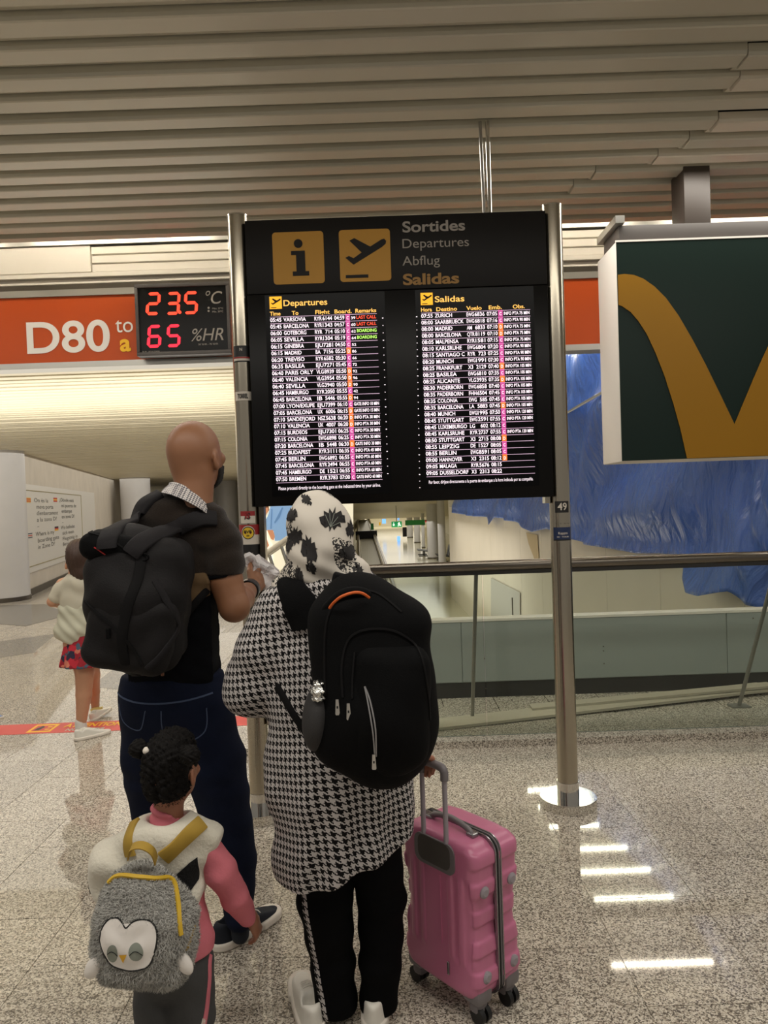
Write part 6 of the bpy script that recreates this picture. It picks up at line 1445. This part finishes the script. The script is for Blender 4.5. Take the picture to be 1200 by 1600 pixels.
ribbon('white_stripe', [(325, 1575), (322, 1590), (318, 1604)], .012, g_tr, YG, 'vest', gt, .002, y0=1.6)
for x_ in (242, 303):
    a = g(x_, 1600) * [1, 1, 0]; shoe('shoe', a + [0, -.03, 0], a + [.03 if x_ > 270 else -.01, .13, 0], girl, 'whiteshoe', 'sole', .8)
# penguin backpack
def pb_f(P):
    d = ell(P, at(226, 1450, 1.80), (76 * kg * .93, .085, 84 * kg * .93), roty(.10))
    d = smin(d, rbox(P, at(230, 1466, 1.80), (72 * kg * .93, .07, 62 * kg * .93), .052, roty(.12)), .03)
    d = smin(d, ell(P, at(216, 1388, 1.82), (46 * kg * .93, .06, 36 * kg)), .03)
    return d + wr(P, 40, .003, 4.0)
pg = thing('plush_backpack', 'grey plush penguin backpack with white face worn by the small girl', 'backpack', at(230, 1450, 1.78))
pk = blob('plush_body', pb_f, (at(125, 1400, 1.8)[0], 1.66, at(0, 1565, 1.8)[2]), (at(335, 1400, 1.8)[0], 1.95, at(0, 1335, 1.8)[2]), .005, 'fur', pg)
facep = [(157, 1470), (160, 1452), (170, 1440), (183, 1437), (192, 1443), (198, 1449), (207, 1442), (220, 1438), (234, 1441), (244, 1452), (245, 1470), (241, 1490), (233, 1506), (215, 1513), (195, 1514), (176, 1508), (166, 1494)]
fpoly = [at(a, b, 1.72) for a, b in facep]
from math import atan2
def infc(P, grow=1.0):
    cx_, cz_ = sum(p[0] for p in fpoly) / len(fpoly), sum(p[2] for p in fpoly) / len(fpoly); ins = np.zeros(len(P), bool); n = len(fpoly)
    for i in range(n):
        x0, z0 = cx_ + (fpoly[i][0] - cx_) * grow, cz_ + (fpoly[i][2] - cz_) * grow; x1, z1 = cx_ + (fpoly[(i + 1) % n][0] - cx_) * grow, cz_ + (fpoly[(i + 1) % n][2] - cz_) * grow
        c = ((z0 > P[:, 2]) != (z1 > P[:, 2])) & (P[:, 0] < (x1 - x0) * (P[:, 2] - z0) / (z1 - z0 + 1e-9) + x0); ins ^= c
    return ins
curls('plush_pile', pb_f, (at(125, 1400, 1.8)[0], 1.66, at(0, 1565, 1.8)[2]), (at(335, 1400, 1.8)[0], 1.95, at(0, 1335, 1.8)[2]), 30000, .011, .0011, 'furblade', pk, 5, 1.0, keep=lambda P: ~infc(P, 1.0) | (P[:, 1] > 1.80))
fc = decal('face_patch', facep, 1.72, pb_f, 'faceplate', pg, .006, y0=1.5, res=.006)
mb = MB(); rim = smooth_path([at(a, b, 1.72) for a, b in facep + facep[:1]], 80); Pr = trace(pb_f, rim[:, 0], rim[:, 2], 1.5); Pr = Pr + grad(pb_f, Pr) * .005
mb.tube(list(Pr), .0022, 'black', 6); mb.build('face_edging', fc)
def oval(cx, cy, rx, ry, n=20, rot=0): return [(cx + rx * math.cos(t) * math.cos(rot) - ry * math.sin(t) * math.sin(rot), cy + rx * math.cos(t) * math.sin(rot) + ry * math.sin(t) * math.cos(rot)) for t in np.linspace(0, 2 * PI, n, endpoint=False)]
decal('eye_patch', oval(178, 1487, 9, 15, rot=.12), 1.72, pb_f, 'facegrey', fc, .0066, y0=1.5, res=.005); decal('eye_patch', oval(215, 1483, 11, 13), 1.72, pb_f, 'facegrey', fc, .0066, y0=1.5, res=.005)
decal('beak', [(189.5, 1487), (201.5, 1486), (197, 1496), (195, 1501)], 1.72, pb_f, 'beak', fc, .0068, y0=1.5, res=.005)
def arcline(pts, m_='black', r=.0009):
    W = smooth_path([at(a, b, 1.72) for a, b in pts], 12); P = trace(pb_f, W[:, 0], W[:, 2], 1.5); P = P + grad(pb_f, P) * .0074; mb = MB(); mb.tube(list(P), r, m_, 5); mb.build('closed_eye', fc)
arcline([(170, 1488), (176, 1483), (182, 1484), (187, 1489)]); arcline([(206, 1487), (212, 1482), (218, 1482), (225, 1487)])
for sx, cx, cy, rot in ((1, 288, 1500, -.55), (-1, 152, 1502, .6)):
    c = at(cx, cy, 1.76); c = trace(pb_f, np.array([c[0]]), np.array([c[2]]), 1.5)[0] + [0, -.006, 0]; c[1] = min(c[1], 1.79); blob('flipper', (lambda c, rot: (lambda P: ell(P, c, (11 * kg, .012, 20 * kg), roty(rot))))(c, rot), c - 26 * kg, c + 26 * kg, .0035, 'faceplate', pg)
ribbon('zip', [(157, 1397), (170, 1386), (200, 1381), (235, 1385), (262, 1400), (276, 1425), (284, 1458)], .010, lambda P: pb_f(P) - .006, 1.74, 'zipyel', pk, .005, y0=1.5, n=50, soft=10)
0 and ribbon('zip_teeth', [(158, 1396), (171, 1386), (200, 1381.5), (235, 1385.5), (261, 1400)], .003, lambda P: pb_f(P) - .010, 1.74, 'mustard', pk, .004, y0=1.5, n=40, soft=8)
gv = lambda P: smin(g_vest(P), pb_f(P), .02)
ribbon('shoulder_strap', [(199, 1345), (194, 1325), (196, 1300), (207, 1282)], .034, gv, 1.86, 'mustard', pg, .006, y0=1.55, soft=4)
ribbon('shoulder_strap', [(254, 1343), (275, 1325), (300, 1303), (320, 1296), (335, 1298)], .040, gv, 1.86, 'mustard', pg, .006, y0=1.55, soft=4)
ribbon('lower_strap', [(325, 1372), (318, 1410), (308, 1445)], .012, gv, 1.86, 'mustard', pg, .004, y0=1.55, soft=4)
hp = smooth_path([at(a, b, 1.80 - c) for a, b, c in ((202, 1338, 0), (206, 1324, .02), (222, 1321, .03), (238, 1330, .03), (244, 1345, .0))], 20)
V = []; Fc = []
for i, p in enumerate(hp):
    T = hp[min(i + 1, 19)] - hp[max(i - 1, 0)]; T /= np.linalg.norm(T); B_ = np.array([0, 1, .35]); B_ -= T * (B_ @ T); B_ /= np.linalg.norm(B_); N_ = np.cross(T, B_)
    for a_, b_ in ((-.012, -.0015), (.012, -.0015), (.012, .0015), (-.012, .0015)): V.append(p + B_ * a_ + N_ * b_)
for i in range(19):
    for j in range(4): Fc.append([i * 4 + j, i * 4 + (j + 1) % 4, i * 4 + 4 + (j + 1) % 4, i * 4 + 4 + j])
mesh_obj('haul_loop', V, Fc, 'mustard', pg, 60)

# ------------------------------------------------------------------ the older girl walking off on the left
YK = 5.05; kk = YK / F
def k_(px, py, dy=0.0): return at(px, py, YK + dy)
kid = thing('person', 'brown-haired child in pale T-shirt and red floral skirt walking away on the left', 'person', (k_(122, 1000)[0], 5.05, 0))
KH = rotz(.10) @ rotx(-.25); kc = k_(122, 880, .02); ks = .93
def kb(P):
    d = headf(P, kc, KH, ks)
    d = smin(d, chain(P, [k_(120, 893), k_(121, 905)], [11 * kk, 12 * kk]), .02)
    d = smin(d, chain(P, [k_(98, 912), k_(121, 906), k_(146, 912)], [8 * kk, 13 * kk, 8 * kk]), .03)
    d = smin(d, chain(P, [k_(121, 925), k_(122, 960), k_(124, 1005)], [22 * kk, 20 * kk, 25 * kk], 1.4), .03)
    d = smin(d, chain(P, [k_(97, 914), k_(82, 940, .0), k_(100, 946, .22)], [9 * kk, 8 * kk, 5.5 * kk]), .02)
    d = smin(d, hand(P, k_(100, 946, .22), (.5, .8, .1), (0, 0, 1), .8, .5, 1), .01)
    d = smin(d, chain(P, [k_(148, 914), k_(160, 945, .02), k_(150, 950, .22)], [9 * kk, 8 * kk, 5.5 * kk]), .02)
    d = smin(d, chain(P, [k_(118, 1010), k_(132, 1050), k_(131, 1085, .0), k_(127, 1130, .0)], [15 * kk, 14 * kk, 12 * kk, 7.5 * kk]), .02)
    d = smin(d, chain(P, [k_(138, 1010), k_(144, 1055, .1), k_(147, 1080, .22), k_(149, 1104, .34)], [15 * kk, 12 * kk, 9 * kk, 6.5 * kk]), .02)
    return d
kbo = blob('body', kb, (k_(60, 900)[0], 4.75, .03), (k_(180, 900)[0], 5.6, k_(0, 830)[2]), .009, 'skin_k', kid); eyes(kc, KH, ks, kbo)
def khair(P):
    d = smin(ell(P, k_(124, 868, .0), (21.5 * kk, .115, 27 * kk)), ell(P, k_(127, 892, -.02), (17 * kk, .07, 18 * kk)), .03) + .002 * np.sin(P[:, 0] * 260) + wr(P, 20, .003, 3)
    Q = (P - A3(kc)) @ A3(KH) / ks; return smax(d, -ell(Q, (0, .125, -.03), (.06, .07, .09)), .01)
blob('hair', khair, k_(95, 925, -.2), k_(160, 835, .2), .008, 'hair_br', kbo)
def kt(P):
    d = chain(P, [k_(100, 915), k_(121, 908), k_(143, 915)], [11 * kk, 17 * kk, 11 * kk], 1, .03)
    d = smin(d, chain(P, [k_(121, 925), k_(120, 960)], [27 * kk, 26 * kk], 1.45), .04)
    d = smin(d, cap(P, k_(98, 915), k_(88, 932), 11 * kk, 12 * kk), .02); d = smin(d, cap(P, k_(146, 915), k_(156, 932), 11 * kk, 12 * kk), .02)
    return smax(d + wr(P, 22, .005, 2), -cap(P, k_(121, 880), k_(121, 897), 12 * kk, 12 * kk), .01)
blob('t_shirt', kt, (k_(70, 900)[0], 4.8, k_(0, 985)[2]), (k_(175, 900)[0], 5.35, k_(0, 885)[2]), .009, 'beige', kid)
def kj(P):
    d = chain(P, [k_(120, 958), k_(119, 985), k_(114, 1002)], [28 * kk, 33 * kk, 28 * kk], 1.35)
    return smax(d + .004 * np.sin((P[:, 0] * .8 + P[:, 2]) * 75 + 1.5 * np.sin(P[:, 0] * 12)) + wr(P, 18, .006, 6), (k_(110, 1016)[2] + np.abs(P[:, 0] - k_(108, 0)[0]) * .35) - P[:, 2], .02)
blob('tied_jacket', kj, (k_(70, 900)[0], 4.8, k_(0, 1040)[2]), (k_(175, 900)[0], 5.4, k_(0, 938)[2]), .009, 'beige2', kid)
def ksk(P):
    t = np.clip((k_(0, 990)[2] - P[:, 2]) / .24, 0, 1); r_ = (24 + 13 * t) * kk; Q = P - A3(k_(131, 1010)); ang = np.arctan2(Q[:, 0], Q[:, 1])
    rad = np.sqrt(Q[:, 0] ** 2 + (Q[:, 1] * 1.25) ** 2) - r_ - .010 * np.sin(ang * 9) * t
    return smax(rad * .85, np.abs(P[:, 2] - (k_(0, 995)[2] + k_(0, 1044)[2]) / 2) - (k_(0, 995)[2] - k_(0, 1044)[2]) / 2, .008)
blob('skirt', ksk, (k_(85, 900)[0], 4.75, k_(0, 1060)[2]), (k_(180, 900)[0], 5.4, k_(0, 980)[2]), .009, 'floral', kid)
a = atz(117, 1158, 0); a[2] = 0; sh_ = shoe('shoe', a + [0, 0, 0], a + np.array([.17, .17, 0]), kid, 'whiteshoe', 'sole', 1.2)
blob('sock', lambda P: cap(P, k_(127, 1138), k_(126, 1128), 9 * kk, 8.6 * kk), k_(110, 1150, -.06), k_(142, 1115, .06), .008, 'sock', kid)
b0 = k_(150, 1118, .34); shoe('shoe', b0 + [.0, -.10, -.02], b0 + [.07, .10, .02 + .0], kid, 'whiteshoe', 'sole', 1.2, laces=False)
ribbon('shoe_strap', [(142, 1110), (150, 1107), (157, 1110)], .02, lambda P: cap(P, b0 + [0, 0, -.03], b0 + [0, 0, .08], .045, .04), YK + .3, 'yelshoe', kid, .006, y0=5.0)
# somebody striding in from beyond the left edge; only a shoe tip reaches the frame
a = atz(-28, 1124, 0); a[2] = 0; e_ = a + [-.34, .02, 0]; up3 = lambda x, y, z: e_ + [x, y, z]
ps = thing('person', 'person in blue shoes stepping in at the left edge, only a shoe tip showing', 'person', e_)
shoe('shoe', a + [0, 0, 0], a + [.155, .02, 0], ps, 'ad_blue', 'sole', 1.3, laces=False); shoe('shoe', up3(-.42, .16, .05), up3(-.22, .15, .0), ps, 'ad_blue', 'sole', 1.3, laces=False)
PR = rotz(-PI / 2); pc_ = up3(.02, .08, 1.60)
def ps_b(P):
    d = headf(P, pc_, PR, 1.0)
    d = smin(d, chain(P, [up3(-.02, .08, 1.55), up3(-.03, .08, 1.40), up3(-.02, .08, 1.0)], [.052, .07, .10]), .03)
    for sy, q_ in ((-1, .18), (1, -.14)):
        d = smin(d, chain(P, [up3(-.03, .08 + sy * .17, 1.38), up3(-.04 - q_ * .3, .08 + sy * .22, 1.10), up3(q_ * .9, .08 + sy * .22, .88)], [.045, .038, .026]), .03)
        d = smin(d, hand(P, up3(q_ * .9, .08 + sy * .22, .88), (q_ * 1.5, 0, -.8), (.8, 0, .5), .95, .5, sy), .01)
    return d
ps_o = blob('body', ps_b, up3(-.35, -.35, .60), up3(.35, .5, 1.80), .012, 'skin_m', ps)
blob('hair', lambda P: smax(ell(P, pc_ + [-.02, 0, .03], (.105, .085, .10)), -ell(P, pc_ + [.12, 0, -.03], (.09, .09, .09)), .01), pc_ - .16, pc_ + .17, .010, 'hair_br', ps_o)
def ps_s(P):
    d = chain(P, [up3(-.03, .08 - .15, 1.36), up3(-.03, .08 + .15, 1.36)], [.065, .065]); d = smin(d, chain(P, [up3(-.02, .08, 1.30), up3(-.02, .08, 1.0), up3(-.02, .08, .90)], [.135, .13, .14]), .05)
    for sy, q_ in ((-1, .18), (1, -.14)): d = smin(d, chain(P, [up3(-.03, .08 + sy * .17, 1.36), up3(-.04 - q_ * .2, .08 + sy * .21, 1.16)], [.06, .055]), .03)
    return smax(d + wr(P, 22, .004, 3), -cap(P, up3(-.02, .08, 1.6), up3(-.02, .08, 1.42), .065, .06), .01)
blob('shirt', ps_s, up3(-.3, -.3, .78), up3(.3, .5, 1.5), .011, 'white', ps)
def ps_j(P):
    d = chain(P, [up3(-.02, .02, .90), up3(-.02, .14, .90)], [.12, .12])
    d = smin(d, chain(P, [up3(-.0, .0, .86), up3(.18, .01, .50), a + [.035, .0, .09]], [.095, .065, .045]), .03)
    return smin(d, chain(P, [up3(-.02, .15, .86), up3(-.12, .16, .50), up3(-.36, .16, .12)], [.095, .065, .045]), .03) + wr(P, 22, .003, 5)
blob('jeans', ps_j, up3(-.55, -.2, .03), up3(.5, .35, 1.05), .012, 'jeans', ps)

# ------------------------------------------------------------------ pink suitcase
case = thing('suitcase', 'pink hard-shell cabin suitcase with grey handle and wheels', 'suitcase', cc)
Rc = np.stack([ex_, ey_, [0, 0, 1]], 1)
def CL(P): return (P - A3(cc)) @ A3(Rc)
hz2 = (H1 - H0) / 2; zc2 = (H1 + H0) / 2
def shell(sgn):
    def f_(P):
        Q = CL(P); Q = Q - A3([0, 0, zc2]); y = Q[:, 1] * sgn                # y > 0 outwards from the zip
        q_ = np.abs(Q[:, [0, 2]]) - A3([Wc / 2 - .045, hz2 - .045]); d2 = np.sqrt((np.maximum(q_, 0) ** 2).sum(1)) + np.minimum(q_.max(1), 0) - .045
        # ribs round the edge and over the face
        rib = .0035 * (np.tanh(np.sin(Q[:, 2] * 2 * PI / .085 + .6) * 4)) * np.clip((np.abs(Q[:, 0]) - .075) / .03, 0, 1)
        rib2 = .004 * np.tanh(np.sin((np.abs(Q[:, 0])) * 2 * PI / .045) * 4) * np.clip((.13 - np.abs(Q[:, 2])) / .02, 0, 1) * (np.abs(Q[:, 0]) > .05)
        dd_ = smax(d2 - rib, y - Dc / 2 + .0 - rib2 * .8, .030)
        waist = .012 * np.exp(-((Q[:, 2]) / .09) ** 2) * np.clip((np.abs(Q[:, 0]) - .1) / .04, 0, 1)
        return smax(dd_ + waist, .004 - y, .003)
    return f_
R_ = max(Wc, .3)
for sgn, nm in ((-1, 'front_shell'), (1, 'rear_shell')):
    sh = blob(nm, shell(sgn), cc + [-.24, -.24, H0 - .01], cc + [.24, .24, H1 + .01], .0042, 'pinkcase', case)
    if sgn == -1: fs_ = sh
    else: rs_ = sh
def cp(x, y, z): return cc + ex_ * x + ey_ * y + np.array([0, 0, z])
def rr2(hw, hh, r, n=7):
    return [(x, z) for x, z in rrect(-hw, hw, -hh, hh, r, n)]
# zip band
def ring(name, hw, hh, r, y0, y1, m_, par):
    pts = rr2(hw, hh, r); V = []; k = len(pts)
    for x, z in pts:
        for sc_, y in ((1, y0), (1, y1), (.955, y1), (.955, y0)): V.append(cp(x * sc_, y, zc2 + z * sc_))
    Fc = [[i * 4 + j, i * 4 + (j + 1) % 4, ((i + 1) % k) * 4 + (j + 1) % 4, ((i + 1) % k) * 4 + j] for i in range(k) for j in range(4)]
    return mesh_obj(name, V, Fc, m_, par, 40)
ring('zip_band', Wc / 2 + .003, hz2 + .003, .045, -.012, .012, 'casegrey', case)
ring('zip_bead', Wc / 2 + .0055, hz2 + .0055, .045, -.004, .000, 'black', case)
ring('rim_bead', Wc / 2 + .006, hz2 + .006, .045, -.013, -.009, 'casechrome', case); ring('rim_bead', Wc / 2 + .006, hz2 + .006, .045, .009, .013, 'casechrome', case)
for y_ in (-.058, .058):
    for z_ in (.14, .385):
        sh = fs_ if y_ < 0 else rs_
        mb = MB(); p = cp(-Wc / 2 - .002, y_, z_); mb.cyl(p + ex_ * .012, p - ex_ * .002, .017, 'casegrey2', 20); mb.cyl(p - ex_ * .002, p - ex_ * .007, .017, 'casegrey2', 20, .010); mb.build('corner_stud', sh, 30)
for sx in (-1, 1):
    for sy in (-1, 1):
        x, y = sx * (Wc / 2 - .038), sy * (Dc / 2 - .040)
        wh = None
        mb = MB(); p = cp(x, y, 0); mb.box(p + [0, 0, .082], (.07, .064, .05), 'casegrey', Rc, .014); mb.cyl(p + [0, 0, .045], p + [0, 0, .068], .020, 'casegrey', 16)
        q_ = p + ex_ * sx * -.012 * -1; mb.box(p + [0, 0, .046] + ex_ * sx * .004, (.040, .046, .040), 'casegrey', Rc, .012); wh = mb.build('caster', case, 40)
        mb = MB(); c = p + ex_ * sx * .014 + np.array([0, 0, .024])
        for s_ in (-1, 1): mb.cyl(c + ey_ * s_ * .005, c + ey_ * s_ * .020, .024, 'wheel', 24)
        mb.build('wheel', wh, 40)
# telescopic handle on the broad face turned to the viewer
yf = -Dc / 2
mb = MB()
cupo = [(x, z) for x, z in rrect(-.085, .085, .415, .503, .028, 6)]
mb.prism([(x, z) for x, z in cupo], cc + ey_ * (yf + .004), ex_, (0, 0, 1), .008, 'casegrey') if False else mb.prism([(-x, z) for x, z in cupo], cc + ey_ * (yf + .006), -ex_, (0, 0, 1), .010, 'casegrey')
mb.build('handle_cup', case, 40)
mb = MB(); mb.prism([(-x * .8, .40 + (z - .40) * .86 + .013) for x, z in cupo], cc + ey_ * (yf - .0045), -ex_, (0, 0, 1), .001, 'mtop'); mb.build('cup_recess', case, 40)
hl_ = .048
for sx in (-1, 1):
    mb = MB(); mb.tube([cp(sx * hl_, yf + .003, .44), cp(sx * hl_, yf + .003, gz - .02)], .0075, 'casegrey2', 12); mb.build('handle_tube', case, 50)
gp = smooth_path([cp(hl_, yf + .003, gz - .035), cp(hl_, yf + .003, gz - .012), cp(hl_ * .75, yf + .003, gz), cp(0, yf + .003, gz + .003), cp(-hl_ * .75, yf + .003, gz), cp(-hl_, yf + .003, gz - .012), cp(-hl_, yf + .003, gz - .035)], 30)
mb = MB(); mb.tube(gp, .0125, 'casegrey', 14); mb.build('grip', case, 60)
# carry handle on top
ap_ = smooth_path([cp(-.085, -.03, H1 - .002), cp(-.07, -.03, H1 + .014), cp(0, -.03, H1 + .026), cp(.07, -.03, H1 + .014), cp(.085, -.03, H1 - .002)], 20)
mb = MB(); mb.tube(ap_, .009, 'casegrey', 10); mb.build('carry_handle', case, 60)
mb = MB()
for sx in (-1, 1): mb.box(cp(sx * .088, -.03, H1 + .002), (.03, .026, .014), 'casechrome', Rc, .004)
mb.build('handle_mount', case)
mb = MB(); mb.box(cp(-.045, yf - .003, .135), (.008, .003, .038), 'casechrome', Rc, .001); mb.build('name_plate', case)
for zz, xx, ln in ((.30, -.02, .20), ):
    mb = MB(); mb.box(cp(xx, yf - .001, zz), (.003, .004, ln), 'pinkcase', Rc); mb.build('groove', fs_)
